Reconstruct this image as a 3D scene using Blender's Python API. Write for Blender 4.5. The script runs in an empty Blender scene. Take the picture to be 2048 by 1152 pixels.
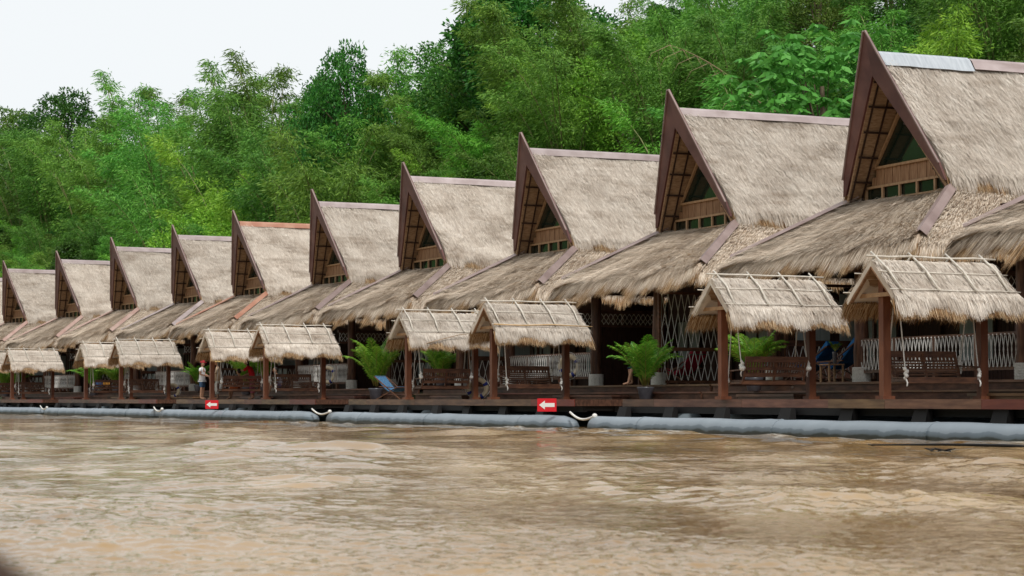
import bpy, math, random
import numpy as np
from mathutils import Vector, Matrix
R = math.radians
SC = bpy.context.scene
COL = SC.collection
rng = np.random.default_rng(7)
random.seed(7)

# ------------------------------------------------------------------ camera, sky, sun
F = 4200.0; PITCH = math.atan(223 / F); EYE = 0.74
cam_d = bpy.data.cameras.new('camera'); cam = bpy.data.objects.new('camera', cam_d); COL.objects.link(cam)
cam_d.sensor_width = 36; cam_d.lens = 36 * F / 2048; cam_d.clip_start = 0.1; cam_d.clip_end = 8000
cam.location = (0, 0, EYE); cam.rotation_euler = (R(90) + PITCH, 0, 0)
cam_d.dof.use_dof = True; cam_d.dof.focus_distance = 58; cam_d.dof.aperture_fstop = 5.6
SC.camera = cam

SUN_EL, SUN_AZ = R(56), R(168)      # azimuth measured from +Y clockwise
w = bpy.data.worlds.new('World'); SC.world = w; w.use_nodes = True
nt = w.node_tree; nt.nodes.clear()
def N(nt, t, **k):
    n = nt.nodes.new(t)
    for a, b in k.items(): setattr(n, a, b)
    return n
wo = N(nt, 'ShaderNodeOutputWorld'); bg = N(nt, 'ShaderNodeBackground')
sky = N(nt, 'ShaderNodeTexSky', sky_type='NISHITA'); sky.sun_disc = False
sky.sun_elevation = SUN_EL; sky.sun_rotation = SUN_AZ; sky.air_density = 1; sky.dust_density = 3
tc = N(nt, 'ShaderNodeTexCoord'); mp = N(nt, 'ShaderNodeMapping'); mp.inputs['Scale'].default_value = (1, 1, 3.2)
nz = N(nt, 'ShaderNodeTexNoise'); nz.inputs['Scale'].default_value = 1.7; nz.inputs['Detail'].default_value = 5; nz.inputs['Roughness'].default_value = .45
cr = N(nt, 'ShaderNodeValToRGB')
cr.color_ramp.elements[0].position = .34; cr.color_ramp.elements[0].color = (6.2, 6.6, 7.1, 1)
cr.color_ramp.elements[1].position = .60; cr.color_ramp.elements[1].color = (9.1, 9.4, 9.55, 1)
mx = N(nt, 'ShaderNodeMix', data_type='RGBA'); mx.inputs[0].default_value = .93
nt.links.new(tc.outputs['Generated'], mp.inputs[0]); nt.links.new(mp.outputs[0], nz.inputs[0]); nt.links.new(nz.outputs[0], cr.inputs[0])
nt.links.new(sky.outputs[0], mx.inputs[6]); nt.links.new(cr.outputs[0], mx.inputs[7]); nt.links.new(mx.outputs[2], bg.inputs[0])
bg.inputs[1].default_value = 0.095
nt.links.new(bg.outputs[0], wo.inputs[0])
sd = bpy.data.lights.new('sun', 'SUN'); sd.energy = 2.6; sd.angle = R(12); sd.color = (1, .97, .92)
so = bpy.data.objects.new('sun', sd); COL.objects.link(so)
sdir = Vector((math.sin(SUN_AZ) * math.cos(SUN_EL), math.cos(SUN_AZ) * math.cos(SUN_EL), math.sin(SUN_EL)))
so.rotation_euler = sdir.to_track_quat('Z', 'Y').to_euler()
SC.view_settings.view_transform = 'Standard'; SC.view_settings.look = 'None'; SC.view_settings.exposure = 0.14; SC.view_settings.gamma = 1
SC.render.engine = 'CYCLES'

# ------------------------------------------------------------------ helpers
def tag(o, label=None, cat=None, group=None, kind=None):
    if label: o['label'] = label
    if cat: o['category'] = cat
    if group: o['group'] = group
    if kind: o['kind'] = kind
    return o
def empty(name, loc=(0, 0, 0), rz=0, label=None, cat=None, group=None):
    o = bpy.data.objects.new(name, None); COL.objects.link(o); o.location = loc; o.rotation_euler = (0, 0, rz)
    o.empty_display_size = .1
    return tag(o, label, cat, group)
def children(o): return [c for c in bpy.data.objects if c.parent is o]
def copy_tree(o, parent=None, kids=None):
    c = o.copy(); COL.objects.link(c); c.parent = parent
    for ch in (KIDS.get(o.name, [])):
        copy_tree(ch, c)
    return c
KIDS = {}
def index_kids():
    KIDS.clear()
    for o in bpy.data.objects:
        if o.parent: KIDS.setdefault(o.parent.name, []).append(o)

def mk(name, V, Fc, mats, parent=None, mi=None, smooth=False, loc=None):
    """V (n,3); Fc list of arrays (m,k) of quads/tris or list of tuples"""
    me = bpy.data.meshes.new(name)
    V = np.asarray(V, dtype=np.float32)
    if isinstance(Fc, (list, tuple)) and len(Fc) and isinstance(Fc[0], np.ndarray) and Fc[0].ndim == 2:
        loops = np.concatenate([f.ravel() for f in Fc]); tot = np.concatenate([np.full(len(f), f.shape[1]) for f in Fc])
    elif isinstance(Fc, np.ndarray):
        loops = Fc.ravel(); tot = np.full(len(Fc), Fc.shape[1])
    else:
        loops = np.array([i for f in Fc for i in f]); tot = np.array([len(f) for f in Fc])
    me.vertices.add(len(V)); me.vertices.foreach_set('co', V.ravel())
    me.loops.add(len(loops)); me.loops.foreach_set('vertex_index', loops.astype(np.int32))
    me.polygons.add(len(tot)); st = np.concatenate([[0], np.cumsum(tot)[:-1]]).astype(np.int32)
    me.polygons.foreach_set('loop_start', st); me.polygons.foreach_set('loop_total', tot.astype(np.int32))
    if not isinstance(mats, (list, tuple)): mats = [mats]
    for m in mats: me.materials.append(m)
    if mi is not None: me.polygons.foreach_set('material_index', np.asarray(mi, dtype=np.int32))
    me.polygons.foreach_set('use_smooth', np.full(len(tot), bool(smooth)))
    me.update(calc_edges=True)
    o = bpy.data.objects.new(name, me); COL.objects.link(o); o.parent = parent
    if loc is not None: o.location = loc
    return o

class MB:
    def __init__(s): s.v = []; s.f = []
    def add(s, vs, fs):
        b = len(s.v); s.v += [tuple(p) for p in vs]; s.f += [tuple(b + i for i in f) for f in fs]; return s
    def hexa(s, c):   # 8 corners: bottom 4 ccw, top 4 ccw
        return s.add(c, [(3, 2, 1, 0), (4, 5, 6, 7), (0, 1, 5, 4), (1, 2, 6, 5), (2, 3, 7, 6), (3, 0, 4, 7)])
    def box(s, x0, x1, y0, y1, z0, z1):
        return s.hexa([(x0, y0, z0), (x1, y0, z0), (x1, y1, z0), (x0, y1, z0), (x0, y0, z1), (x1, y0, z1), (x1, y1, z1), (x0, y1, z1)])
    def beam(s, a, b, w, h, up=(0, 0, 1)):
        a = Vector(a); b = Vector(b); d = (b - a).normalized(); u = Vector(up)
        r = d.cross(u)
        if r.length < 1e-4: r = d.cross(Vector((1, 0, 0)))
        r.normalize(); u = r.cross(d).normalized(); r = r * (w / 2); u = u * (h / 2)
        return s.hexa([a - r - u, a + r - u, b + r - u, b - r - u, a - r + u, a + r + u, b + r + u, b - r + u])
    def tube(s, pts, rad, n=6, cap=True):
        pts = [Vector(p) for p in pts]; m = len(pts)
        if not hasattr(rad, '__len__'): rad = [rad] * m
        b = len(s.v); prev = None
        for i, p in enumerate(pts):
            d = (pts[min(i + 1, m - 1)] - pts[max(i - 1, 0)]).normalized()
            if prev is None:
                r = d.cross(Vector((0, 0, 1)))
                if r.length < 1e-3: r = d.cross(Vector((1, 0, 0)))
            else: r = prev - d * prev.dot(d)
            r.normalize(); prev = r; u = d.cross(r)
            for k in range(n):
                a = 2 * math.pi * k / n; s.v.append(tuple(p + (r * math.cos(a) + u * math.sin(a)) * rad[i]))
        for i in range(m - 1):
            for k in range(n):
                k2 = (k + 1) % n; s.f.append((b + i * n + k, b + i * n + k2, b + (i + 1) * n + k2, b + (i + 1) * n + k))
        if cap: s.f.append(tuple(b + k for k in range(n))[::-1]); s.f.append(tuple(b + (m - 1) * n + k for k in range(n)))
        return s
    def lathe(s, prof, n=20, c=(0, 0, 0)):
        b = len(s.v)
        for r, z in prof:
            for k in range(n):
                a = 2 * math.pi * k / n; s.v.append((c[0] + r * math.cos(a), c[1] + r * math.sin(a), c[2] + z))
        for i in range(len(prof) - 1):
            for k in range(n):
                k2 = (k + 1) % n; s.f.append((b + i * n + k, b + i * n + k2, b + (i + 1) * n + k2, b + (i + 1) * n + k))
        return s
    def ball(s, c, r, n=10, m=7, sc=(1, 1, 1)):
        b = len(s.v)
        for i in range(m + 1):
            t = math.pi * i / m
            for k in range(n):
                a = 2 * math.pi * k / n
                s.v.append((c[0] + r * sc[0] * math.sin(t) * math.cos(a), c[1] + r * sc[1] * math.sin(t) * math.sin(a), c[2] + r * sc[2] * math.cos(t)))
        for i in range(m):
            for k in range(n):
                k2 = (k + 1) % n; s.f.append((b + i * n + k, b + (i + 1) * n + k, b + (i + 1) * n + k2, b + i * n + k2))
        return s
    def prism(s, poly, t):  # poly list of 3d pts, thickness vector
        n = len(poly); t = Vector(t); P = [Vector(p) for p in poly]
        return s.add(P + [p + t for p in P], [tuple(range(n))[::-1], tuple(range(n, 2 * n))] + [(i, (i + 1) % n, n + (i + 1) % n, n + i) for i in range(n)])
    def build(s, name, mat, parent=None, smooth=False):
        return mk(name, s.v, s.f, mat, parent, smooth=smooth)

def vnoise(x, y, seed=0):
    g = np.random.default_rng(seed).random((256, 256))
    xi = np.floor(x).astype(int); yi = np.floor(y).astype(int); fx = x - xi; fy = y - yi
    fx = fx * fx * (3 - 2 * fx); fy = fy * fy * (3 - 2 * fy)
    a = g[xi % 256, yi % 256]; b = g[(xi + 1) % 256, yi % 256]; c = g[xi % 256, (yi + 1) % 256]; d = g[(xi + 1) % 256, (yi + 1) % 256]
    return (a * (1 - fx) + b * fx) * (1 - fy) + (c * (1 - fx) + d * fx) * fy

# ------------------------------------------------------------------ materials
def mat(name, col=(.5, .5, .5), rough=.8, col2=None, scale=6, stretch=(1, 1, 1), objrand=0, island=0, spec=.3, bump=0, ramp=None, hue=0, metal=0, trans=0, detail=4, coord='Object', stain=0):
    m = bpy.data.materials.new(name); m.use_nodes = True; nt = m.node_tree; nt.nodes.clear()
    out = N(nt, 'ShaderNodeOutputMaterial'); bs = N(nt, 'ShaderNodeBsdfPrincipled')
    bs.inputs['Roughness'].default_value = rough; bs.inputs['Specular IOR Level'].default_value = spec; bs.inputs['Metallic'].default_value = metal
    c = None
    tc = N(nt, 'ShaderNodeTexCoord'); mp = N(nt, 'ShaderNodeMapping'); mp.inputs['Scale'].default_value = stretch
    oi = N(nt, 'ShaderNodeObjectInfo')
    ad = N(nt, 'ShaderNodeVectorMath', operation='MULTIPLY_ADD'); ad.inputs[1].default_value = (37, 23, 11)
    cmb = N(nt, 'ShaderNodeCombineXYZ')
    for i in range(3): nt.links.new(oi.outputs['Random'], cmb.inputs[i])
    nt.links.new(cmb.outputs[0], ad.inputs[0]); nt.links.new(tc.outputs[coord], ad.inputs[2]); nt.links.new(ad.outputs[0], mp.inputs[0])
    nz = N(nt, 'ShaderNodeTexNoise'); nz.inputs['Scale'].default_value = scale; nz.inputs['Detail'].default_value = detail
    nt.links.new(mp.outputs[0], nz.inputs[0])
    if ramp or col2:
        r = N(nt, 'ShaderNodeValToRGB'); el = r.color_ramp.elements
        if not ramp: ramp = [(.35, col), (.65, col2)]
        el[0].position, el[0].color = ramp[0][0], (*ramp[0][1], 1); el[1].position, el[1].color = ramp[-1][0], (*ramp[-1][1], 1)
        for p, cc in ramp[1:-1]:
            e = el.new(p); e.color = (*cc, 1)
        fac = nz.outputs[0]
        if island:
            g = N(nt, 'ShaderNodeNewGeometry'); mm = N(nt, 'ShaderNodeMix', data_type='FLOAT'); mm.inputs[0].default_value = island
            nt.links.new(nz.outputs[0], mm.inputs[2]); nt.links.new(g.outputs['Random Per Island'], mm.inputs[3]); fac = mm.outputs[0]
        nt.links.new(fac, r.inputs[0]); c = r.outputs[0]
    if stain and c:   # weather stains: long damp patches with a shape of their own
        n5 = N(nt, 'ShaderNodeTexNoise'); n5.inputs['Scale'].default_value = 1.0; n5.inputs['Detail'].default_value = 5; n5.inputs['Roughness'].default_value = .6
        m5 = N(nt, 'ShaderNodeMapping'); m5.inputs['Scale'].default_value = (1.6, .55, 1.9); nt.links.new(ad.outputs[0], m5.inputs[0]); nt.links.new(m5.outputs[0], n5.inputs[0])
        r5 = N(nt, 'ShaderNodeMapRange'); r5.inputs[1].default_value = .50; r5.inputs[2].default_value = .72; r5.inputs[3].default_value = 0; r5.inputs[4].default_value = stain; nt.links.new(n5.outputs[0], r5.inputs[0])
        x5 = N(nt, 'ShaderNodeMix', data_type='RGBA', blend_type='MULTIPLY'); x5.inputs[7].default_value = (.50, .43, .37, 1); nt.links.new(r5.outputs[0], x5.inputs[0]); nt.links.new(c, x5.inputs[6]); c = x5.outputs[2]
    hs = None
    if objrand or hue:
        hs = N(nt, 'ShaderNodeHueSaturation')
        mr = N(nt, 'ShaderNodeMapRange'); mr.inputs[3].default_value = 1 - objrand; mr.inputs[4].default_value = 1 + objrand
        nt.links.new(oi.outputs['Random'], mr.inputs[0]); nt.links.new(mr.outputs[0], hs.inputs['Value'])
        if hue:
            ml = N(nt, 'ShaderNodeMath', operation='MULTIPLY'); ml.inputs[1].default_value = 7.31; fr = N(nt, 'ShaderNodeMath', operation='FRACT')
            m2 = N(nt, 'ShaderNodeMapRange'); m2.inputs[3].default_value = .5 - hue; m2.inputs[4].default_value = .5 + hue
            nt.links.new(oi.outputs['Random'], ml.inputs[0]); nt.links.new(ml.outputs[0], fr.inputs[0]); nt.links.new(fr.outputs[0], m2.inputs[0]); nt.links.new(m2.outputs[0], hs.inputs['Hue'])
        if c: nt.links.new(c, hs.inputs['Color'])
        else: hs.inputs['Color'].default_value = (*col, 1)
        c = hs.outputs[0]
    if c: nt.links.new(c, bs.inputs['Base Color'])
    else: bs.inputs['Base Color'].default_value = (*col, 1)
    if bump:
        b = N(nt, 'ShaderNodeBump'); b.inputs['Strength'].default_value = bump; b.inputs['Distance'].default_value = .02
        nt.links.new(nz.outputs[0], b.inputs['Height']); nt.links.new(b.outputs[0], bs.inputs['Normal'])
    sh = bs.outputs[0]
    if trans:
        tr = N(nt, 'ShaderNodeBsdfTranslucent'); ms = N(nt, 'ShaderNodeMixShader'); ms.inputs[0].default_value = trans
        if c: nt.links.new(c, tr.inputs[0])
        else: tr.inputs[0].default_value = (*col, 1)
        nt.links.new(bs.outputs[0], ms.inputs[1]); nt.links.new(tr.outputs[0], ms.inputs[2]); sh = ms.outputs[0]
    nt.links.new(sh, out.inputs[0])
    return m

M = {}
M['thatch'] = mat('sun_bleached_thatch', rough=1, spec=.05, scale=1.1, island=.45, detail=6, objrand=.10, stain=.7,
                  ramp=[(.10, (.24, .18, .135)), (.27, (.49, .41, .335)), (.5, (.665, .585, .50)), (.8, (.79, .73, .65))])
M['thatch_low'] = mat('weathered_brown_thatch', rough=1, spec=.05, scale=.9, island=.6, detail=6, objrand=.10, stain=.6,
                  ramp=[(.12, (.20, .14, .095)), (.32, (.44, .34, .25)), (.55, (.64, .535, .425)), (.85, (.79, .70, .585))])
M['fringe'] = mat('golden_thatch_fringe', rough=1, spec=.05, scale=3, island=.8,
                  ramp=[(.1, (.16, .075, .03)), (.45, (.36, .21, .10)), (.8, (.58, .44, .28))])
M['metal'] = mat('faded_maroon_roof_metal', (.34, .27, .26), .5, (.46, .385, .375), 1.6, (1, 1, 1), objrand=.12, spec=.35, stain=.5)
M['metal_salmon'] = mat('faded_salmon_roof_metal', (.40, .25, .21), .55, (.48, .34, .29), 1.6, objrand=.08)
M['metal_or'] = mat('orange_roof_metal', (.38, .17, .11), .55, (.46, .25, .17), 2, objrand=.06)
M['metal_zn'] = mat('grey_zinc_sheet', (.38, .41, .44), .45, (.48, .51, .54), 2.5, (1, 6, 1))
M['metal_br'] = mat('brown_roof_metal', (.20, .135, .12), .45, (.30, .22, .20), 1.5, objrand=.08, spec=.5)
M['barge'] = mat('maroon_painted_board', (.085, .028, .027), .45, (.15, .065, .056), 1.3, (1, 1, 1), objrand=.12, spec=.4, stain=.55)
M['plank'] = mat('brown_wall_planks', (.22, .115, .06), .75, (.36, .21, .12), 4, (6, 6, .7), objrand=.1)
M['frame'] = mat('light_brown_frame', (.34, .20, .11), .6, (.44, .28, .16), 4, (3, 3, 1))
M['soffit'] = mat('bamboo_mat_soffit', (.25, .15, .085), .8, (.38, .25, .15), 3, (2, 2, 9))
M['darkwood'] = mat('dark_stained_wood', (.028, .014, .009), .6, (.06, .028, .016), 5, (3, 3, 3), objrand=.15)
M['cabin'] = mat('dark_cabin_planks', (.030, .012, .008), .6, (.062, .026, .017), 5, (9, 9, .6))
M['post'] = mat('red_brown_post', (.13, .042, .020), .5, (.21, .075, .035), 3, (2, 2, .6), objrand=.15, spec=.4)
M['log'] = mat('varnished_log', (.06, .024, .014), .55, (.16, .075, .042), 3, (5, 5, .8), objrand=.2, spec=.4, bump=.4)
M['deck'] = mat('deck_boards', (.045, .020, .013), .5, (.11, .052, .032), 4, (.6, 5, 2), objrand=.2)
M['fascia'] = mat('stained_deck_edge', (.085, .036, .022), .45, (.17, .085, .05), 2.5, (.7, 5, 5), objrand=.3, hue=.025, spec=.5)
M['fascia_red'] = mat('red_deck_edge', (.10, .016, .012), .4, (.16, .035, .022), 2.5, (.7, 5, 5), objrand=.15, spec=.5)
M['rope'] = mat('white_rope', (.64, .62, .58), .9, (.80, .78, .74), 30, (1, 1, 1))
M['bamboo'] = mat('pale_bamboo_pole', (.50, .45, .38), .6, (.68, .63, .55), 8)
M['bamboo_y'] = mat('yellow_bamboo_pole', (.52, .33, .15), .5, (.62, .42, .22), 8)
M['bench'] = mat('bench_wood', (.070, .030, .018), .45, (.16, .070, .036), 5, (3, .8, 3), objrand=.2, spec=.5)
M['rubber'] = mat('black_rubber', (.012, .013, .015), .6)
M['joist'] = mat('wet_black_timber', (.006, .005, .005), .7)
M['glass'] = mat('dark_window_glass', (.012, .02, .014), .06, spec=.8)
M['curtain'] = mat('pale_curtain', (.30, .36, .36), .9, (.42, .47, .46), 3, (9, 9, .3))
M['white'] = mat('white_paint', (.78, .78, .76), .5)
M['red'] = mat('red_sign_paint', (.62, .018, .03), .4)
M['pot'] = mat('grey_glazed_pot', (.055, .055, .065), .35, (.085, .085, .10), 5, spec=.5)
M['soil'] = mat('pot_soil', (.03, .02, .012), 1)
M['blue'] = mat('blue_canvas', (.02, .13, .36), .9, (.03, .18, .45), 6)
M['dullblue'] = mat('faded_blue_stripe', (.015, .07, .18), .9, (.10, .22, .34), 9, (1, 7, 1))
M['navy'] = mat('navy_canvas', (.008, .018, .06), .9)
M['redcloth'] = mat('red_canvas', (.45, .02, .05), .9)
M['ring'] = mat('cream_life_ring', (.58, .47, .31), .6, (.66, .56, .40), 5)
M['ringblue'] = mat('blue_band', (.03, .04, .22), .6)
M['palm'] = mat('palm_leaf', rough=.45, spec=.4, scale=3, island=.6, trans=.3, ramp=[(.2, (.06, .19, .015)), (.6, (.15, .37, .03)), (.9, (.34, .52, .06))], objrand=.15, hue=.012)
M['palmstem'] = mat('palm_stem', (.20, .22, .05), .6, (.32, .24, .06), 5)
M['skin'] = mat('skin', (.40, .22, .14), .55, (.46, .26, .17), 6)
M['hair'] = mat('black_hair', (.012, .009, .008), .5)
M['trunk'] = mat('tree_bark', (.10, .07, .045), .9, (.17, .13, .09), 5, (3, 3, .7))
M['culm'] = mat('bamboo_culm', (.12, .15, .045), .6, (.26, .26, .11), 3)
M['deadculm'] = mat('dry_bamboo_culm', (.30, .20, .12), .7, (.40, .28, .18), 3)
M['hill'] = mat('hillside_soil_and_litter', (.018, .024, .008), 1, (.04, .05, .016), .6, coord='Object')
def leafmat(name, a, b, c, orand=.3, hue=.022, tr=.28):
    return mat(name, rough=.5, spec=.25, scale=.35, island=.55, trans=tr, ramp=[(.2, a), (.5, b), (.85, c)], objrand=orand, hue=hue, detail=3)
M['lf_bamboo'] = leafmat('bamboo_leaves', (.055, .165, .018), (.12, .29, .036), (.23, .44, .07))
M['lf_lime'] = leafmat('yellow_green_leaves', (.08, .23, .018), (.15, .36, .03), (.26, .48, .06))
M['lf_dark'] = leafmat('dark_tree_leaves', (.022, .085, .012), (.05, .16, .02), (.11, .26, .035))
M['lf_olive'] = leafmat('olive_leaves', (.05, .12, .014), (.10, .20, .025), (.17, .27, .05))
M['lf_big'] = leafmat('broad_bright_leaves', (.055, .19, .028), (.09, .30, .04), (.16, .42, .08), orand=.05, hue=.004)

# pontoon : grey pipe with a dark wet band at the waterline
def pontoon_mat():
    m = bpy.data.materials.new('grey_pontoon_pipe'); m.use_nodes = True; nt = m.node_tree; bs = nt.nodes['Principled BSDF']
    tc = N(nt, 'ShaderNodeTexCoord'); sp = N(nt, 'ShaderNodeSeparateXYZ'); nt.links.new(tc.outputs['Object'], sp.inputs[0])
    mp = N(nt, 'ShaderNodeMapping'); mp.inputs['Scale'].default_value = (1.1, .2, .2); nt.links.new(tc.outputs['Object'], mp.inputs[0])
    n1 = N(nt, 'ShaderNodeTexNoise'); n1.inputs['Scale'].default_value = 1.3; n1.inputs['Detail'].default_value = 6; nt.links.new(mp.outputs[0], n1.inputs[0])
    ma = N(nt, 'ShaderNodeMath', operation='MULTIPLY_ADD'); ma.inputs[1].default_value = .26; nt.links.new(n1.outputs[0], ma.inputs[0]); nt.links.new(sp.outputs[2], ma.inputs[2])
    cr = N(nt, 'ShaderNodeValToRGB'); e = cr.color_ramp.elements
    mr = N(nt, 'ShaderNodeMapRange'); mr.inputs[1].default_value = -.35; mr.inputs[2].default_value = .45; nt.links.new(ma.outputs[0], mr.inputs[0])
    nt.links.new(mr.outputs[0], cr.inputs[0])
    e[0].position = .60; e[0].color = (.02, .026, .024, 1); e[1].position = .97; e[1].color = (.26, .30, .335, 1)  # last stop paints a highlight along the top of the pipe
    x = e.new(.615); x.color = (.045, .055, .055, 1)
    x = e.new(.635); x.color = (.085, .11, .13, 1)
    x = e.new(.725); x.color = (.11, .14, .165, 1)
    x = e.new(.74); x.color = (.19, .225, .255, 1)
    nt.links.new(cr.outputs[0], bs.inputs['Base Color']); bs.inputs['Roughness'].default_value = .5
    return m
M['pontoon'] = pontoon_mat()
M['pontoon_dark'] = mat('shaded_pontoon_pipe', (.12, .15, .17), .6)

# ------------------------------------------------------------------ water and hillside
def water():
    rowsp = np.concatenate([np.geomspace(.4, 6.6, 14), F * EYE / np.linspace(460, 20, 860), np.geomspace(165, 4000, 16)])
    aa = np.concatenate([np.linspace(-180, -17, 56)[:-1], np.linspace(-17, 17, 900), np.linspace(17, 180, 56)[1:]])
    A, Rr = np.meshgrid(np.radians(aa), rowsp); X = Rr * np.sin(A); Y = Rr * np.cos(A)
    Z = np.zeros_like(X); th = R(25)
    S = -X * math.sin(th) + Y * math.cos(th); D = X * math.cos(th) + Y * math.sin(th)
    g = np.random.default_rng(3)
    sx = X + 1.3 * vnoise(X * .35, Y * .35, 5); sy = Y + 1.3 * vnoise(X * .35 + 9, Y * .35, 6)
    for i in range(38):
        lam = 5.5 * (.885 ** i) ; lam *= g.uniform(.8, 1.2)
        amp = .0060 * lam ** .40; ang = g.normal(0, .75) + R(-65); k = 2 * math.pi / lam
        fade = np.clip(lam / (Rr * Rr / (F * EYE) * 1.7 + .02) - .5, 0, 1) * np.clip(lam / (Rr * .0012) - 1, 0, 1) 
        ph = k * (sx * math.cos(ang) + sy * math.sin(ang)) + g.uniform(0, 6.28)
        Z += amp * fade * (1 - 1.6 * np.abs(np.sin(ph / 2)) ** 1.3 + .3)
    patch = vnoise(S * .16 + 3, D * .45, 11); patch2 = vnoise(S * .5 + 3, D * 1.1, 12)
    Z *= .45 + 1.4 * np.clip(patch * 1.5 - .4, 0, 1.2) + .5 * patch2
    Z += .02 * (vnoise(S * .4, D * .9, 8) - .5)
    Z *= np.clip((400 - Rr) / 200, 0, 1); Z -= Z[(Rr > 8) & (Rr < 60)].mean()
    Z *= np.clip((Rr - 3) / 22, .38, 1)
    # chop where the current runs against the pontoons
    turb = np.exp(-((D - 23.9) / 1.1) ** 2)
    Z += turb * .12 * (vnoise(S * 2.2, D * 2.8, 15) * vnoise(S * .8, D * 1.1, 16) - .2)
    nr, nc = X.shape; idx = np.arange(nr * nc).reshape(nr, nc)
    q = np.stack([idx[:-1, :-1], idx[:-1, 1:], idx[1:, 1:], idx[1:, :-1]], -1).reshape(-1, 4)[:, ::-1]
    m = bpy.data.materials.new('muddy_river_water'); m.use_nodes = True; nt = m.node_tree; bs = nt.nodes['Principled BSDF']
    tc = N(nt, 'ShaderNodeTexCoord')
    mp = N(nt, 'ShaderNodeMapping'); mp.inputs['Rotation'].default_value = (0, 0, R(-25)); mp.inputs['Scale'].default_value = (.5, .16, 1); nt.links.new(tc.outputs['Object'], mp.inputs[0])
    n1 = N(nt, 'ShaderNodeTexNoise'); n1.inputs['Scale'].default_value = .9; n1.inputs['Detail'].default_value = 5; nt.links.new(mp.outputs[0], n1.inputs[0])
    cr = N(nt, 'ShaderNodeValToRGB'); e = cr.color_ramp.elements; e[0].position = .35; e[0].color = (.215, .128, .050, 1); e[1].position = .68; e[1].color = (.38, .25, .118, 1)
    nt.links.new(n1.outputs[0], cr.inputs[0])
    dt = N(nt, 'ShaderNodeVectorMath', operation='DOT_PRODUCT'); dt.inputs[1].default_value = (math.cos(R(26)), math.sin(R(26)), 0); nt.links.new(tc.outputs['Object'], dt.inputs[0])
    band = N(nt, 'ShaderNodeMapRange'); band.inputs[1].default_value = 22.2; band.inputs[2].default_value = 24.0; nt.links.new(dt.outputs['Value'], band.inputs[0])
    nf = N(nt, 'ShaderNodeTexNoise'); nf.inputs['Scale'].default_value = 2.6; nf.inputs['Detail'].default_value = 8; nf.inputs['Roughness'].default_value = .7; nt.links.new(tc.outputs['Object'], nf.inputs[0])
    fm = N(nt, 'ShaderNodeMath', operation='MULTIPLY_ADD'); fm.inputs[1].default_value = .17; nt.links.new(band.outputs[0], fm.inputs[0]); nt.links.new(nf.outputs[0], fm.inputs[2])
    ft = N(nt, 'ShaderNodeMapRange'); ft.inputs[1].default_value = .66; ft.inputs[2].default_value = .74; nt.links.new(fm.outputs[0], ft.inputs[0])
    fx = N(nt, 'ShaderNodeMix', data_type='RGBA'); fx.inputs[7].default_value = (.62, .54, .43, 1); nt.links.new(ft.outputs[0], fx.inputs[0]); nt.links.new(cr.outputs[0], fx.inputs[6]); nt.links.new(fx.outputs[2], bs.inputs['Base Color'])
    bs.inputs['Roughness'].default_value = .05; bs.inputs['IOR'].default_value = 1.42
    n2 = N(nt, 'ShaderNodeTexNoise'); n2.inputs['Scale'].default_value = 7.5; n2.inputs['Detail'].default_value = 4; n2.inputs['Roughness'].default_value = .5; n2.inputs['Distortion'].default_value = .6
    nt.links.new(tc.outputs['Object'], n2.inputs[0])
    b = N(nt, 'ShaderNodeBump'); b.inputs['Strength'].default_value = .9; b.inputs['Distance'].default_value = .016
    m3 = N(nt, 'ShaderNodeMapping'); m3.inputs['Rotation'].default_value = (0, 0, R(-25)); m3.inputs['Scale'].default_value = (.55, .22, 1); nt.links.new(tc.outputs['Object'], m3.inputs[0])
    n3 = N(nt, 'ShaderNodeTexNoise'); n3.inputs['Scale'].default_value = 1.1; n3.inputs['Detail'].default_value = 4; nt.links.new(m3.outputs[0], n3.inputs[0])
    mr = N(nt, 'ShaderNodeMapRange'); mr.inputs[1].default_value = .40; mr.inputs[2].default_value = .62; mr.inputs[3].default_value = .4; mr.inputs[4].default_value = 1.3; nt.links.new(n3.outputs[0], mr.inputs[0]); nt.links.new(mr.outputs[0], b.inputs['Strength'])
    nt.links.new(n2.outputs[0], b.inputs['Height']); nt.links.new(b.outputs[0], bs.inputs['Normal'])
    o = mk('water', np.stack([X, Y, Z], -1).reshape(-1, 3), q, m, smooth=True)
    tag(o, 'choppy muddy brown river water', kind='structure')
water()

TH = R(26); DX = np.array([math.cos(TH), math.sin(TH)]); SX = np.array([-math.sin(TH), math.cos(TH)])
def crest(S): return np.interp(S, [0, 60, 105, 122, 135, 165, 200, 240, 300, 500], [30, 30, 30, 19, 11, 13.5, 18, 24.5, 31, 40])
def ground(D, S):
    t = np.clip(D - 44.5, 0, None); c = crest(S)
    z = c * (1 - np.exp(-1.25 * t / c)) + np.clip(D - 43, 0, 1.5) * 1.4 - .9
    return z + 1.2 * (vnoise(D * .13 + 5, S * .13, 4) - .5) * np.clip(t / 4, 0, 1)
def xy(D, S): p = DX * D + SX * S; return float(p[0]), float(p[1])
def hill():
    Ds = np.concatenate([np.linspace(42.2, 60, 24), np.linspace(62, 130, 26)]); Ss = np.linspace(-60, 520, 190)
    Dg, Sg = np.meshgrid(Ds, Ss); Z = ground(Dg, Sg)
    X = DX[0] * Dg + SX[0] * Sg; Y = DX[1] * Dg + SX[1] * Sg
    nr, nc = X.shape; idx = np.arange(nr * nc).reshape(nr, nc)
    q = np.stack([idx[:-1, :-1], idx[:-1, 1:], idx[1:, 1:], idx[1:, :-1]], -1).reshape(-1, 4)[:, ::-1]
    tag(mk('hill', np.stack([X, Y, Z], -1).reshape(-1, 3), q, M['hill'], smooth=True), 'dark earth hillside under the forest', kind='structure')
hill()
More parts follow.
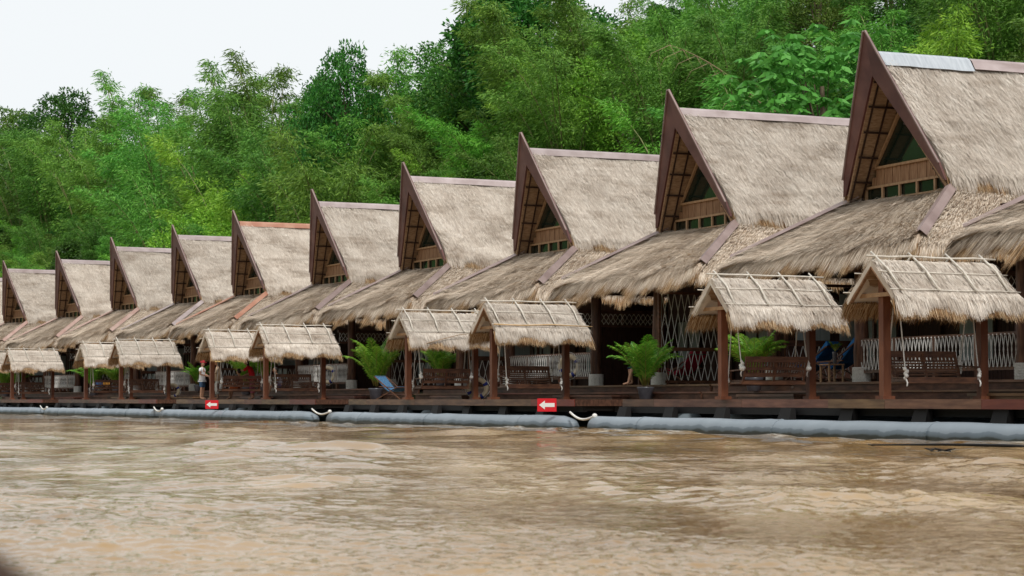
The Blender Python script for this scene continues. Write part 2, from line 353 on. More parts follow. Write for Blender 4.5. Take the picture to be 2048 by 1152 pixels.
def far_bank():
    # wooded slope on the other side of the river, behind the camera: it is what the gable panes mirror
    Ds = np.linspace(-46, -120, 90); Ss = np.linspace(-120, 560, 500); Dg, Sg = np.meshgrid(Ds, Ss); t = -46 - Dg
    Z = 34 * (1 - np.exp(-t / 16)) + 7 * vnoise(Dg * .22, Sg * .22, 41) + 3 * vnoise(Dg * .6, Sg * .6, 42) - 1
    X = DX[0] * Dg + SX[0] * Sg; Y = DX[1] * Dg + SX[1] * Sg; nr, nc = X.shape; idx = np.arange(nr * nc).reshape(nr, nc)
    q = np.stack([idx[:-1, :-1], idx[:-1, 1:], idx[1:, 1:], idx[1:, :-1]], -1).reshape(-1, 4)
    tag(mk('far_bank_hill', np.stack([X, Y, Z], -1).reshape(-1, 3), q, mat('wooded_slope', (.03, .08, .015), .9, (.07, .15, .03), .6), smooth=True), kind='structure')
far_bank()
# ------------------------------------------------------------------ thatch
def blades(P, N_, Dn, L, W, lift, g, curl=0.0):
    """P roots (n,3), N_ normals (n,3), Dn downslope dirs (n,3)"""
    n = len(P); side = np.cross(N_, Dn)
    j = g.normal(0, .11, n)[:, None]; d = Dn + side * j; d /= np.linalg.norm(d, axis=1)[:, None]
    side = np.cross(N_, d); L = L[:, None]; W = W[:, None] / 2; lf = lift[:, None]
    tw = g.uniform(-.25, .25, n)[:, None]; side2 = side + N_ * tw; side2 /= np.linalg.norm(side2, axis=1)[:, None]
    m = P + d * L * .5 + N_ * lf * .75; t = P + d * L + N_ * lf * g.uniform(.5, 1.1, n)[:, None]
    dz = np.zeros((n, 3)); dz[:, 2] = -1; m = m + dz * (L * curl * .15); t = t + dz * (L * curl * .6)
    V = np.stack([P - side2 * W, P + side2 * W, m + side2 * W, m - side2 * W, t + side2 * W * .15, t - side2 * W * .15], 1).reshape(-1, 3)
    b = np.arange(n)[:, None] * 6
    Fq = np.concatenate([b + np.array([[0, 1, 2, 3]]), b + np.array([[3, 2, 4, 5]])])
    return V, Fq
def patch(A, B, C, D_, dens, g, L=.32, W=.0105, course=.24, thick=.16, fringe=None, bumpy=.05, tousle=1.0, sag=0.0):
    """A,B top edge; C,D_ bottom edge (A-D_ , B-C are the sides). returns V,F,mi"""
    A, B, C, D_ = [np.array(p, float) for p in (A, B, C, D_)]
    nrm = np.cross(C - A, B - D_); nrm /= np.linalg.norm(nrm)
    if nrm[2] < 0: nrm = -nrm
    area = np.linalg.norm(np.cross(B - A, D_ - A)) / 2 + np.linalg.norm(np.cross(C - B, D_ - B)) / 2
    sl = np.linalg.norm((D_ + C) / 2 - (A + B) / 2)
    n = int(area * dens)
    def bil(u, v):
        if sag: dz = sag * (np.clip(v, 0, 1.1) ** 2.5) * (vnoise(u * 4.3 + 11, u * 0 + .5, 77) - .35) + sag * .5 * v * (vnoise(u * 9 + 3, v * 4, 78) - .5)
        u = u[:, None]; v = v[:, None]; q = (A * (1 - u) + B * u) * (1 - v) + (D_ * (1 - u) + C * u) * v
        if sag: q[:, 2] -= dz
        return q
    wt = np.linalg.norm(B - A); wb = np.linalg.norm(C - D_)
    v = g.random(n); 
    if abs(wt - wb) > .1:
        v = g.random(n * 3); keep = g.random(n * 3) < (wt + (wb - wt) * v) / max(wt, wb); v = v[keep][:n]; n = len(v)
    nc = max(1, round(sl / course)); u = g.random(n)
    wav = .10 * np.sin(u * wt * 1.7 + 3 * vnoise(u * wt, v * 4, 3))
    kk = v * nc + wav; fr = kk - np.floor(kk); v2 = np.clip((np.floor(kk) + fr ** 2.0 - wav) / nc, 0, 1)
    P = bil(u, v2); Dn = bil(u, np.minimum(v2 + .01, 1.01)) - bil(u, np.minimum(v2 + .01, 1.01) - .02); Dn /= np.linalg.norm(Dn, axis=1)[:, None]
    Nn = np.repeat(nrm[None], n, 0)
    ns = vnoise(u * wt * 1.3 + 7, v2 * sl * 1.6, 21); ns2 = vnoise(u * wt * 5, v2 * sl * 5, 22)
    P = P + Nn * (bumpy * ns + .025 * ns2 + .02)[:, None]
    V, Fq = blades(P, Nn, Dn, L * g.uniform(.6, 1.25, n), W * g.uniform(.6, 1.3, n), (.012 + .035 * g.random(n) ** 2 * tousle) * (1 + ns + 4 * np.clip(vnoise(u * wt * .8 + 2, v2 * sl * 2.4, 24) - .62, 0, 1)), g)
    Vs = [V]; Fs = [Fq]; mi = [np.zeros(len(Fq), int)]; off = len(V)
    # underlay slab, gently uneven
    nu = 26; nv = 14
    uu, vv = np.meshgrid(np.linspace(0, 1, nu), np.linspace(0, 1, nv)); uf = uu.ravel(); vf = vv.ravel()
    top = bil(uf, vf) + nrm * (bumpy * vnoise(uf * wt * 1.3 + 7, vf * sl * 1.6, 21) + .012)[:, None]
    bot = bil(uf, vf) - nrm * thick
    idx = np.arange(nu * nv).reshape(nv, nu)
    q = np.stack([idx[:-1, :-1], idx[:-1, 1:], idx[1:, 1:], idx[1:, :-1]], -1).reshape(-1, 4)
    nn = nu * nv; rim = []
    for e in (idx[0], idx[-1], idx[:, 0], idx[:, -1]): rim.append(np.stack([e[:-1], e[1:], e[1:] + nn, e[:-1] + nn], -1))
    fs = np.concatenate([q, q + nn] + rim) + off
    Vs.append(np.concatenate([top, bot])); Fs.append(fs); mi.append(np.zeros(len(fs), int)); off += 2 * nn
    if fringe:
        fl, fd = fringe; m = int(wb * fd)
        for lay, (mt, sc, up) in enumerate(((1, 1.0, -.02), (1, .8, -.10), (0, .85, .03), (0, .6, .05))):
            k = int(m * (1.1, .8, 1.0, .7)[lay]); u = g.random(k); P = bil(u, np.full(k, .985) - g.random(k) * .06) + nrm * (up + g.uniform(-.03, .03, k))[:, None]
            Dn = bil(u, np.full(k, 1.0)) - bil(u, np.full(k, .98)); Dn /= np.linalg.norm(Dn, axis=1)[:, None]
            cl = .55 + .7 * vnoise(u * wb * 2.3 + lay * 9, np.full(k, .5), 31) * (.6 + .8 * vnoise(u * wb * 9, np.full(k, .5), 33))
            V, Fq = blades(P, np.repeat(nrm[None], k, 0), Dn, fl * sc * cl * g.uniform(.55, 1.2, k), W * 1.35 * g.uniform(.6, 1.3, k), .02 * g.random(k), g, curl=.75)
            Vs.append(V); Fs.append(Fq + off); mi.append(np.full(len(Fq), mt)); off += len(V)
    return np.concatenate(Vs), np.concatenate(Fs), np.concatenate(mi)
def join(parts):
    Vs, Fs, Ms = [], [], []; off = 0
    for V, Fq, m in parts: Vs.append(V); Fs.append(Fq + off); Ms.append(m); off += len(V)
    return np.concatenate(Vs), np.concatenate(Fs), np.concatenate(Ms)

# ------------------------------------------------------------------ rope lattice
def lattice(mb, a, b, z0, z1, pitch=.17, cross=2.5, r=.011, knots=True):
    """criss-cross ropes between a and b (xy), from z0 to z1"""
    a = Vector(a); b = Vector(b); L = (b - a).length; d = (b - a) / L; n = max(2, round(L / pitch)); sh = pitch * .5
    H = z1 - z0; segs = max(2, round(H / (pitch * cross)))
    for i in range(n + 1):
        for s in (-1, 1):
            pts = []
            for k in range(segs + 1):
                x = i * L / n + s * sh * (1 if k % 2 else 0)
                x = min(max(x + random.uniform(-.008, .008), 0), L)
                p = a + d * x; pts.append((p.x, p.y + s * .006, z1 - H * k / segs))
            mb.tube(pts, r, 4, False)

# ------------------------------------------------------------------ log post
def log_post(x, y, z0, z1, parent, r=.16, wrap=True):
    mb = MB(); pts = []; rr = []
    for i in range(9):
        t = i / 8; pts.append((x + random.uniform(-.025, .025), y + random.uniform(-.02, .02), z0 + (z1 - z0) * t)); rr.append(r * (1.12 - .18 * t) * random.uniform(.94, 1.06))
    p = mb.tube(pts, rr, 12).build('log_post', M['log'], parent, True)
    if wrap:
        wb = MB()
        for k in range(11):
            z = z0 + .02 + k * .032; ring = [(x + (r * 1.2 + .02) * math.cos(a), y + (r * 1.2 + .02) * math.sin(a), z) for a in np.linspace(0, 2 * math.pi, 17)]
            wb.tube(ring, .017, 5, False)
        wb.build('rope_wrap', M['rope'], p, True)
    return p

# ------------------------------------------------------------------ the house (local: x right, y inland, z=0 deck level)
RZ, EZ, HW = 8.32, 5.32, 2.32
def lean(z): return .68 * (9.04 - z) / (9.04 - 5.6)      # forward lean of the gable boards
def make_house(seed, cap='metal', hip='metal_br', side='left'):
    g = np.random.default_rng(seed); random.seed(seed)
    root = empty('thatched_house')
    yb = 9.2
    V = []
    for s in (1, -1):
        V.append(patch((0, lean(RZ) + .12, RZ), (0, yb, RZ), (s * HW, yb + .1, EZ), (s * HW, lean(EZ) + .12, EZ), 1250 if s > 0 else 350, g, fringe=(.46, 1100 if s > 0 else 300), sag=.10))
    V, Fq, mi = join(V); mk('upper_thatch', V, [Fq], [M['thatch'], M['fringe']], root, mi)
    # ridge cap (bent metal sheets)
    def capseg(y0, y1, name, mt, wid=.215, dz=0.07):
        mb = MB(); n = 7
        for s in (1, -1):
            pr = [(0, RZ + .13 + dz), (s * .12, RZ + .06 + dz), (s * wid, RZ - wid * 1.06 + .10 + dz)]
            vs = []
            for i in range(n + 1):
                y = y0 + (y1 - y0) * i / n; wob = random.uniform(-.012, .02)
                for (x, z) in pr: vs.append((x, y, z + (wob if abs(x) > .2 else wob * .3)))
            fs = []
            for i in range(n):
                for k in range(2): a = i * 3 + k; fs.append((a, a + 1, a + 4, a + 3) if s > 0 else (a + 3, a + 4, a + 1, a))
            mb.add(vs, fs)
        o = mb.build(name, M[mt], root)
        md = o.modifiers.new('t', 'SOLIDIFY'); md.thickness = .012
    if cap == 'mixed':
        capseg(lean(RZ) + .16, 3.0, 'ridge_sheet', 'metal_zn', .34, .09); capseg(3.05, yb + .1, 'ridge_cap', 'metal', .27)
    else: capseg(lean(RZ) + .16, yb + .1, 'ridge_cap', cap)
    # bargeboards
    for s in (1, -1):
        mb = MB(); outer0 = (0, 0, 9.04); outer1 = (s * 2.12, lean(5.58), 5.58); tipb = (s * 2.27, lean(5.16), 5.16); inner0 = (0, lean(7.92), 7.92); inner1 = (s * 2.15, lean(5.2) + .01, 5.2)
        poly = [outer0, outer1, tipb, inner1, inner0]
        if s < 0: poly = poly[::-1]
        mb.prism(poly, (0, .06, .01)); b = mb.build('bargeboard', M['barge'], root)
        mb = MB(); mb.beam((s * .04, lean(9.0) - .012, 9.02), (s * 2.14, lean(5.58) - .012, 5.58), .035, .05, (0, 1, 0)).build('edge_trim', M['metal_br'], b)
    # soffit: mat + rafters under the roof overhang, and inner barge fascia
    for s in (1, -1):
        o1 = .20
        a = (0, lean(7.9) + .12, 7.98 - .0); 
        mb = MB(); mb.prism([(0, lean(7.9) + .06, 7.93), (s * 2.16, lean(5.1) + .06, 5.02), (s * 2.16, 1.75, 5.02), (0, 1.75, 7.93)], (s * .05, 0, .05)).build('soffit', M['soffit'], root)
        mb = MB()
        for t in (.03, .22, .42, .62, .82, .97):
            x = s * 2.13 * t; z = 7.90 - 2.9 * t; mb.beam((x, lean(z) + .07, z - .03), (x, 1.6, z - .03), .035, .05)
        for yy in (.45, .85, 1.2):
            t0 = .0 if yy > lean(7.9) + .1 else min(1, (yy - .07 - lean(7.9)) / .65 * -1)
            x1 = 2.12; mb.beam((s * .04, max(yy, lean(7.9) + .12), 7.83), (s * x1, max(yy + .35, lean(5.1) + .1), 5.0), .03, .04, (0, 1, 0))
        mb.build('rafter_frame', M['darkwood'], root)
    # gable wall with planks, frieze of low panes and the triangular window
    yw = 1.27; hw = lambda z: max(0, (7.93 - z) / 2.91 * 2.16) - .03
    mb = MB(); zb, z1, z2, zt = 4.86, 5.36, 5.82, 7.5
    # plank band
    n = 20; 
    for i in range(n):
        x0 = -hw(z1) + 2 * hw(z1) * i / n; x1 = x0 + 2 * hw(z1) / n - .012; xm = max(abs(x0), abs(x1))
        zz = z2 if xm < hw(z2) else z1 + (z2 - z1) * max(0, (hw(z1) - xm) / (hw(z1) - hw(z2)))
        mb.prism([(x0, yw - (i % 2) * .008, z1), (x1, yw - (i % 2) * .008, z1), (x1, yw - (i % 2) * .008, zz), (x0, yw - (i % 2) * .008, zz)], (0, .03, 0))
    tw = 1.5  # half width of triangular window at z2
    for s in (1, -1):
        m2 = 6
        for i in range(m2):   # raking side boards, laid parallel to the rake
            f0 = i / m2; f1 = (i + .93) / m2
            bx0 = tw + (hw(z2) - tw) * f0; bx1 = tw + (hw(z2) - tw) * f1; tz0 = zt + (7.9 - zt) * f0; tz1 = zt + (7.9 - zt) * f1
            p = [(s * bx0, yw, z2), (s * bx1, yw, z2), (0, yw, tz1), (0, yw, tz0)]
            mb.prism(p if s > 0 else p[::-1], (0, .03, 0))
    mb.build('gable_wall', M['plank'], root)
    fr = MB()
    fr.beam((-tw - .12, yw - .03, z2 + .02), (tw + .12, yw - .03, z2 + .02), .06, .06)
    for s in (1, -1): fr.beam((s * (tw + .03), yw - .03, z2), (0, yw - .03, zt + .05), .06, .06)
    win = MB().prism([(-tw, yw + .02, z2), (tw, yw + .02, z2), (0, yw + .02, zt)], (0, .01, 0)).build('gable_window', M['glass'], root)
    fr.build('frame', M['frame'], win)
    low = MB(); low.beam((-hw(z1) + .02, yw - .03, z1), (hw(z1) - .02, yw - .03, z1), .06, .06).beam((-2.1, yw - .03, zb + .16), (2.1, yw - .03, zb + .16), .06, .05)
    k = 5
    for i in range(k + 1):
        x = -1.92 + 3.84 * i / k; low.beam((x, yw - .032, zb), (x, yw - .032, z1 - .02), .075, .05, (0, 1, 0))
    low.build('clerestory_frame', M['frame'], root)
    for i in range(k): MB().box(-1.88 + 3.84 * i / k, -1.96 + 3.84 * (i + 1) / k, yw + .015, yw + .025, zb, z1 - .03).build('window', M['glass'], root)
    # wall behind everything / upper side walls
    mb = MB(); mb.box(-2.15, 2.15, yw + .05, yw + .09, 4.4, 5.0)
    for s in (1, -1): mb.box(s * 2.12 - .03, s * 2.12 + .03, yw + .1, 8.8, 4.5, 5.25)
    mb.build('upper_wall', M['cabin'], root)
    # lower roof
    tx, ty, tz = 2.2, 1.21, 4.93; ex, ey, ez = 4.5, -1.5, 3.46; by, ty2 = 10.6, 8.6
    parts = [patch((-tx, ty, tz), (tx, ty, tz), (ex, ey, ez), (-ex, ey, ez), 1100, g, L=.4, course=.3, fringe=(.66, 1200), bumpy=.09, tousle=1.8, sag=.22),
             patch((tx, ty, tz), (tx, ty2, tz), (ex, by, ez), (ex, ey, ez), 720, g, course=.22, fringe=(.5, 750), bumpy=.05, sag=.12),
             patch((-tx, ty, tz), (-tx, ty2, tz), (-ex, by, ez), (-ex, ey, ez), 200, g, fringe=(.42, 300)),
             patch((-tx, ty2, tz), (tx, ty2, tz), (ex, by, ez), (-ex, by, ez), 120, g, fringe=(.42, 200))]
    # ragged tufts and a few thick bundles on the front eave
    V, Fq, mi = join(parts)
    mk('lower_thatch', V, [Fq], [M['thatch_low'], M['fringe']], root, mi)
    for s in (1, -1):
        a = Vector((s * (tx - .10), ty - .08, tz + .27)); b = Vector((s * (ex - .12), ey + .14, ez + .26))
        d = (b - a).normalized(); up = Vector((s * .35, -.25, 1)).normalized(); r = d.cross(up).normalized()
        mb = MB(); wv = .155; n = 5; vs = []
        for i in range(n + 1):
            c = a + (b - a) * (i / n); wob = random.uniform(-.01, .01)
            vs += [c - r * wv - up * .07, c + up * (.05 + wob), c + r * wv - up * .07]
        fs = []
        for i in range(n):
            for q in range(2): k0 = i * 3 + q; fs.append((k0, k0 + 1, k0 + 4, k0 + 3))
        o = mb.add(vs, fs).build('hip_flashing', M[hip], root); md = o.modifiers.new('t', 'SOLIDIFY'); md.thickness = .012
        MB().beam((s * (ex - .9), ey + 1.0, ez + .25), (s * (ex + .02), ey - .04, ez - .22), .12, .16).build('hip_rafter', M['frame'], root)
    # eave beams + rafters underneath
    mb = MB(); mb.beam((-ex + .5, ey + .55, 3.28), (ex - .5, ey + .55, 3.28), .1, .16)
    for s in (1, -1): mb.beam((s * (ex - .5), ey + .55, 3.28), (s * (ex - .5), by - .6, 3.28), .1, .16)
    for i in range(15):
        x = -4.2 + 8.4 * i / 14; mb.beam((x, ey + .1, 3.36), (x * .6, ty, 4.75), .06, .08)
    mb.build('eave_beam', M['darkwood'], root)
    # cabin
    cab = MB(); fl = .40
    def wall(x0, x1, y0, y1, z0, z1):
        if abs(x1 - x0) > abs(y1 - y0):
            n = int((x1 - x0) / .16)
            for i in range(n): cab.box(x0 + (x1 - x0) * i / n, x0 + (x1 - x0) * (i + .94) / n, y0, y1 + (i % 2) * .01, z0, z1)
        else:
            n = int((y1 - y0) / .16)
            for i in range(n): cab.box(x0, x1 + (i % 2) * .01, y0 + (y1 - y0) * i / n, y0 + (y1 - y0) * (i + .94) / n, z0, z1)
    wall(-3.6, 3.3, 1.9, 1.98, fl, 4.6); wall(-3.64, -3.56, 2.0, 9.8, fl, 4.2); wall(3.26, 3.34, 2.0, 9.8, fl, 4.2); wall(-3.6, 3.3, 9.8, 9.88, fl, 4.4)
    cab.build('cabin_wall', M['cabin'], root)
    # door and curtained windows on the back of the porch
    dr = MB().box(-.5, .42, 1.82, 1.88, fl, 2.5).build('door', M['cabin'], root)
    MB().box(-.56, -.5, 1.8, 1.88, fl, 2.56).box(.42, .48, 1.8, 1.88, fl, 2.56).box(-.5, .42, 1.8, 1.88, 2.5, 2.56).build('door_frame', M['darkwood'], dr)
    for x0, x1 in ((-2.9, -1.5), (1.2, 2.6)):
        wn = MB().box(x0, x1, 1.855, 1.87, .95, 2.35).build('curtained_window', M['curtain'], root)
        MB().box(x0 - .06, x1 + .06, 1.81, 1.86, .88, .95).box(x0 - .06, x1 + .06, 1.81, 1.86, 2.35, 2.42).box(x0 - .06, x0, 1.81, 1.86, .95, 2.35).box(x1, x1 + .06, 1.81, 1.86, .95, 2.35).box((x0 + x1) / 2 - .03, (x0 + x1) / 2 + .03, 1.81, 1.85, .95, 2.35).build('frame', M['darkwood'], wn)
    # left porch side: transom of diamond lattice above dark planks / window
    x = -3.62
    mb = MB().box(x - .04, x + .04, -1.25, 1.85, 2.62, 2.72).box(x - .04, x + .04, -1.25, 1.85, 2.20, 2.27).box(x - .04, x + .04, .3, .37, 2.27, 2.62)
    tr = mb.build('transom_beam', M['bench'], root); lt = MB(); lattice(lt, (x + .05, -1.2, 0), (x + .05, 1.8, 0), 2.28, 2.61, .16, .8, .010); lt.build('rope_lattice', M['rope'], tr)
    if side == 'right':   # right-hand house: dark plank wall on the left, rope lattice screen on the right
        cab2 = MB()
        for i in range(14): cab2.box(x - .03, x + .03 + (i % 2) * .01, -.6 + i * .175, -.6 + (i + .95) * .175, fl, 2.2)
        cab2.build('porch_side_wall', M['cabin'], root)
        xp = 1.40
        sc = MB().beam((xp, -1.05, .4), (xp, -1.05, 3.2), .08, .08).beam((xp, .95, .4), (xp, .95, 3.2), .08, .08).beam((xp, -1.0, .5), (xp, .9, .5), .07, .07).beam((xp, -1.0, 1.42), (xp, .9, 1.42), .08, .1).beam((xp, -1.0, 3.0), (xp, .9, 3.0), .07, .07).build('lattice_screen', M['bench'], root)
        lt = MB(); lattice(lt, (xp + .03, -1.0, 0), (xp + .03, .9, 0), .54, 1.37, .20, 1.7, .011); lattice(lt, (xp + .03, -1.0, 0), (xp + .03, .9, 0), 1.47, 2.97, .20, 2.5, .011)
        lt.build('rope_lattice', M['rope'], sc)
        posts = (-2.75, 1.25)
    else:
        xp = -2.5
        sc = MB().beam((xp, -.8, .4), (xp, -.8, 3.2), .08, .08).beam((xp, 1.8, .4), (xp, 1.8, 3.2), .08, .08).beam((xp, -.8, .5), (xp, 1.8, .5), .07, .07).beam((xp, -.8, 1.42), (xp, 1.8, 1.42), .08, .14).beam((xp, -.8, 2.9), (xp, 1.8, 2.9), .07, .07).build('lattice_screen', M['bench'], root)
        lt = MB(); lattice(lt, (xp + .03, -.8, 0), (xp + .03, 1.8, 0), .54, 1.35, .24, 1.7, .011); lt.build('rope_lattice', M['rope'], sc)
        MB().box(xp - .05, xp - .03, -.5, .5, 1.5, 2.7).box(xp - .05, xp - .03, .8, 1.5, 1.5, 2.7).build('curtain', M['curtain'], root)
        posts = (-2.75, 1.35)
    for p in posts: log_post(p, -1.0, fl, 3.3, root)
    return root
# ------------------------------------------------------------------ swing shelter (local origin: foot of the front post)
def make_shelter(seed):
    g = np.random.default_rng(seed); random.seed(seed); root = empty('swing_shelter')
    for y in (0, 2.3):
        p = MB().beam((0, y, 0), (0, y, 2.55), .17, .17, (0, 1, 0)).build('post', M['post'], root)
        MB().box(-.14, .14, y - .14, y + .14, 0, .07).build('post_foot', M['post'], p)
    rz, ez, hr, y0, y1 = 2.70, 1.96, .88, -.30, 2.55
    parts = []
    for s in (1, -1): parts.append(patch((0, y0, rz), (0, y1, rz), (s * hr, y1 + .03, ez), (s * hr, y0 - .03, ez), 1300 if s > 0 else 500, g, L=.3, course=.34, thick=.07, fringe=(.40, 1400 if s > 0 else 500), bumpy=.02, tousle=.6, sag=.05))
    V, Fq, mi = join(parts)
    # thatch hanging round the gable edges
    mk('thatched_roof', V, [Fq], [M['thatch'], M['fringe']], root, mi)
    # bamboo rods along the slope and thin battens across
    for s in (1, -1):
        for i in range(4):
            y = y0 + .12 + (y1 - y0 - .3) * i / 3 + random.uniform(-.04, .04)
            MB().tube([((-.13 if s > 0 else -.02), y - .01, rz + (.20 if s > 0 else .12)), (s * .45, y + .01, rz - .17), (s * (.92 + random.uniform(-.05, .04)), y + random.uniform(-.03, .03), ez + .15)], [.02, .024, .021], 7).build('bamboo_rod', M['bamboo'], root, True)
    for k, (f, r) in enumerate(((.03, .02), (.48, .013), (.97, .013))):
        for s in ((1, -1) if k else (1,)):
            pts = [(s * hr * f, y0 - .12 + (y1 - y0 + .2) * i / 6, rz - (rz - ez) * f + .135 + random.uniform(-.015, .01)) for i in range(7)]
            MB().tube(pts, r, 5).build('batten', M['bamboo'], root, True)
    # gable rafters, ceiling boards and tie bar
    mb = MB()
    for y in (y0 + .02, y1 - .05):
        for s in (1, -1): MB().beam((0, y, rz - .11), (s * (hr + .0), y, ez - .13), .03, .07, (0, 1, 0)).build('gable_rafter', M['bamboo' if seed % 2 == 0 else 'plank'], root)
    for s in (1, -1):
        mb = MB(); n = 6
        for i in range(n):
            f0 = i / n; f1 = (i + .94) / n
            mb.prism([(s * hr * f0, y0 + .05, rz - .1 - .72 * f0), (s * hr * f1, y0 + .05, rz - .1 - .72 * f1), (s * hr * f1, y1 - .05, rz - .1 - .72 * f1), (s * hr * f0, y1 - .05, rz - .1 - .72 * f0)], (0, 0, .012))
        mb.build('ceiling_boards', M['soffit'], root)
    for y in (-.12, 2.42): MB().beam((-.74, y, 2.05), (.74, y, 2.05), .04, .08).build('tie_bar', M['frame'], root)
    MB().beam((0, 0, 2.45), (0, 2.3, 2.45), .10, .12).build('ridge_beam', M['post'], root)
    return root

# bench hangs from the shelter: seat faces local +x , length along y, origin centre on the deck below
def make_bench(style, seed):
    random.seed(seed); root = empty('swing_bench'); L = 1.62; h = .42; m = M['bench']
    mb = MB()
    for i in range(6): mb.box(-.25 + i * .092, -.25 + i * .092 + .08, -L / 2, L / 2, h, h + .025)
    mb.build('seat', m, root)
    fb = MB()
    fb.box(.27, .31, -L / 2, L / 2, h - .10, h + .02).box(-.29, -.26, -L / 2, L / 2, h - .08, h)
    for y in (-L / 2, 0, L / 2): fb.beam((-.28, y, h - .04), (.29, y, h - .04), .05, .06)
    fb.build('seat_frame', m, root)
    bb = MB(); bk = lambda z: -.27 - .16 * (z - h) / .5
    for y in (-L / 2 + .03, 0, L / 2 - .03): bb.beam((bk(h - .05), y, h - .05), (bk(.93), y, .93), .05, .05, (0, 1, 0))
    bb.beam((bk(.92), -L / 2, .91), (bk(.92), L / 2, .91), .035, .13)
    if style == 'slat':
        for z in (.50, .555, .61, .665, .72, .775): bb.beam((bk(z), -L / 2, z), (bk(z), L / 2, z), .02, .038)
        n = 18
        for i in range(n): y = -L / 2 + L * (i + .5) / n; bb.beam((bk(.79), y, .79), (bk(.86), y, .86), .02, .045, (0, 1, 0))
    else:
        for z, hh in ((.56, .09), (.70, .07)): bb.beam((bk(z), -L / 2, z), (bk(z), L / 2, z), .025, hh)
        n = 22
        for i in range(n): y = -L / 2 + L * (i + .5) / n; bb.beam((bk(.60), y, .60), (bk(.66), y, .66), .018, .03, (0, 1, 0)); bb.beam((bk(.74), y, .74), (bk(.85), y, .85), .018, .04, (0, 1, 0))
    bb.build('backrest', m, root)
    for s in (-1, 1):
        MB().beam((-.33, s * L / 2, .68), (.34, s * L / 2, .65), .07, .03).beam((.27, s * L / 2, h - .1), (.27, s * L / 2, .66), .05, .05, (0, 1, 0)).build('armrest', m, root)
    for s in (-1, 1):
        top = (0, s * (L / 2 + .06), 2.42)
        for x, z in ((.30, h - .02), (-.36, .66)):
            y = s * (L / 2 + .05)
            r = MB().tube([top, (x * .5, y, (2.42 + z) / 2), (x, y, z)], .014, 5).build('hanging_rope', M['rope'], root)
            k = MB()
            for q in range(5): k.ball((x + random.uniform(-.02, .02), y + random.uniform(-.02, .02), z + .02 + q * .045), random.uniform(.032, .048), 7, 5)
            k.tube([(x, y, z), (x + .02, y + .02, z - .07), (x + .03, y, z - .14)], .018, 5)
            if x < 0: k.ball((x - .02, y, z + .05), .075, 8, 6, (1, 1, .9))
            k.build('rope_knot', M['rope'], r, True)
    return root

# ------------------------------------------------------------------ raft (local: x along the row, y inland, z=0 deck level)
PY = -5.02
def make_raft(seed):
    random.seed(seed); root = empty('floating_raft')
    mb = MB()   # front deck planks, running inland
    x = -9.0
    while x < 9.3:
        w_ = .15; yf = -5.0 if x > 1.3 else -4.72
        mb.box(x, x + w_ - .008, yf + .06, -1.75, -.045, 0); x += w_
    mb.build('front_deck', M['deck'], root)
    # front edge boards of different stains
    segs = [(-9.05, -7.3, -4.72), (-7.29, -2.9, -4.72), (-2.89, 1.28, -4.72), (1.3, 3.4, -5.02), (3.41, 6.6, -5.02), (6.61, 9.35, -5.02)]
    for i, (a, b, y) in enumerate(segs):
        MB().box(a, b, y, y + .055, -.175, .006).build('deck_edge_board', M['fascia_red' if i == 5 else 'fascia'], root)
    for a, b, c, d in ((-9.06, -9.01, -4.7, 9.5), (9.35, 9.4, -5.0, 9.5), (1.285, 1.3, -5.0, -4.72)): MB().box(a, b, c, d, -.17, 0).build('side_edge_board', M['deck'], root)
    # two steps up to the porch
    mb = MB(); mb.box(-10.3, 10.3, -1.78, -1.72, 0, .19).box(-10.3, 10.3, -1.5, -1.44, .2, .385).box(-10.3, 10.3, -1.74, -1.45, .165, .195)
    mb.build('porch_step', M['deck'], root)
    for a, b in ((-10.3, -5), (-4.98, .3), (.32, 5.2), (5.22, 10.3)): MB().box(a, b, -1.83, -1.74, .165, .205).build('step_tread', M['fascia'], root); MB().box(a, b, -1.54, -1.445, .36, .41).build('step_tread', M['fascia'], root)
    mb = MB(); x = -10.3
    while x < 10.2: mb.box(x, x + .142, -1.44, 10, .35, .395); x += .15
    mb.build('porch_floor', M['deck'], root)
    for a, b in ((-7.4, -4.6), (2.4, 6.3)): MB().box(a, b, -2.4, -1.85, .07, .13).box(a + .04, b - .04, -2.36, -1.88, 0, .07).build('low_step', M['fascia'], root)
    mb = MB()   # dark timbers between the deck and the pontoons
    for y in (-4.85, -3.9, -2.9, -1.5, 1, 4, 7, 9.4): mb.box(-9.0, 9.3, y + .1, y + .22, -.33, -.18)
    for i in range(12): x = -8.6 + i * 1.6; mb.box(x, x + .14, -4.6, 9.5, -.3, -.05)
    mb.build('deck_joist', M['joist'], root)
    for y in (-1.6, 2.6, 7.2): MB().tube([(-9.6, y, -.66), (9.6, y, -.66)], .32, 16).build('inner_pontoon', M['pontoon_dark'], root, True)
    for i in range(7):
        x = -8.8 + i * 2.6 + random.uniform(-.2, .2)
        MB().hexa([(x, PY + .02, -.44), (x + .5, PY + .02, -.44), (x + .5, PY + .2, -.44), (x, PY + .2, -.44), (x + .03, PY + .1, -.18), (x + .47, PY + .1, -.18), (x + .47, PY + .2, -.18), (x + .03, PY + .2, -.18)]).build('saddle_block', M['joist'], root)
    return root
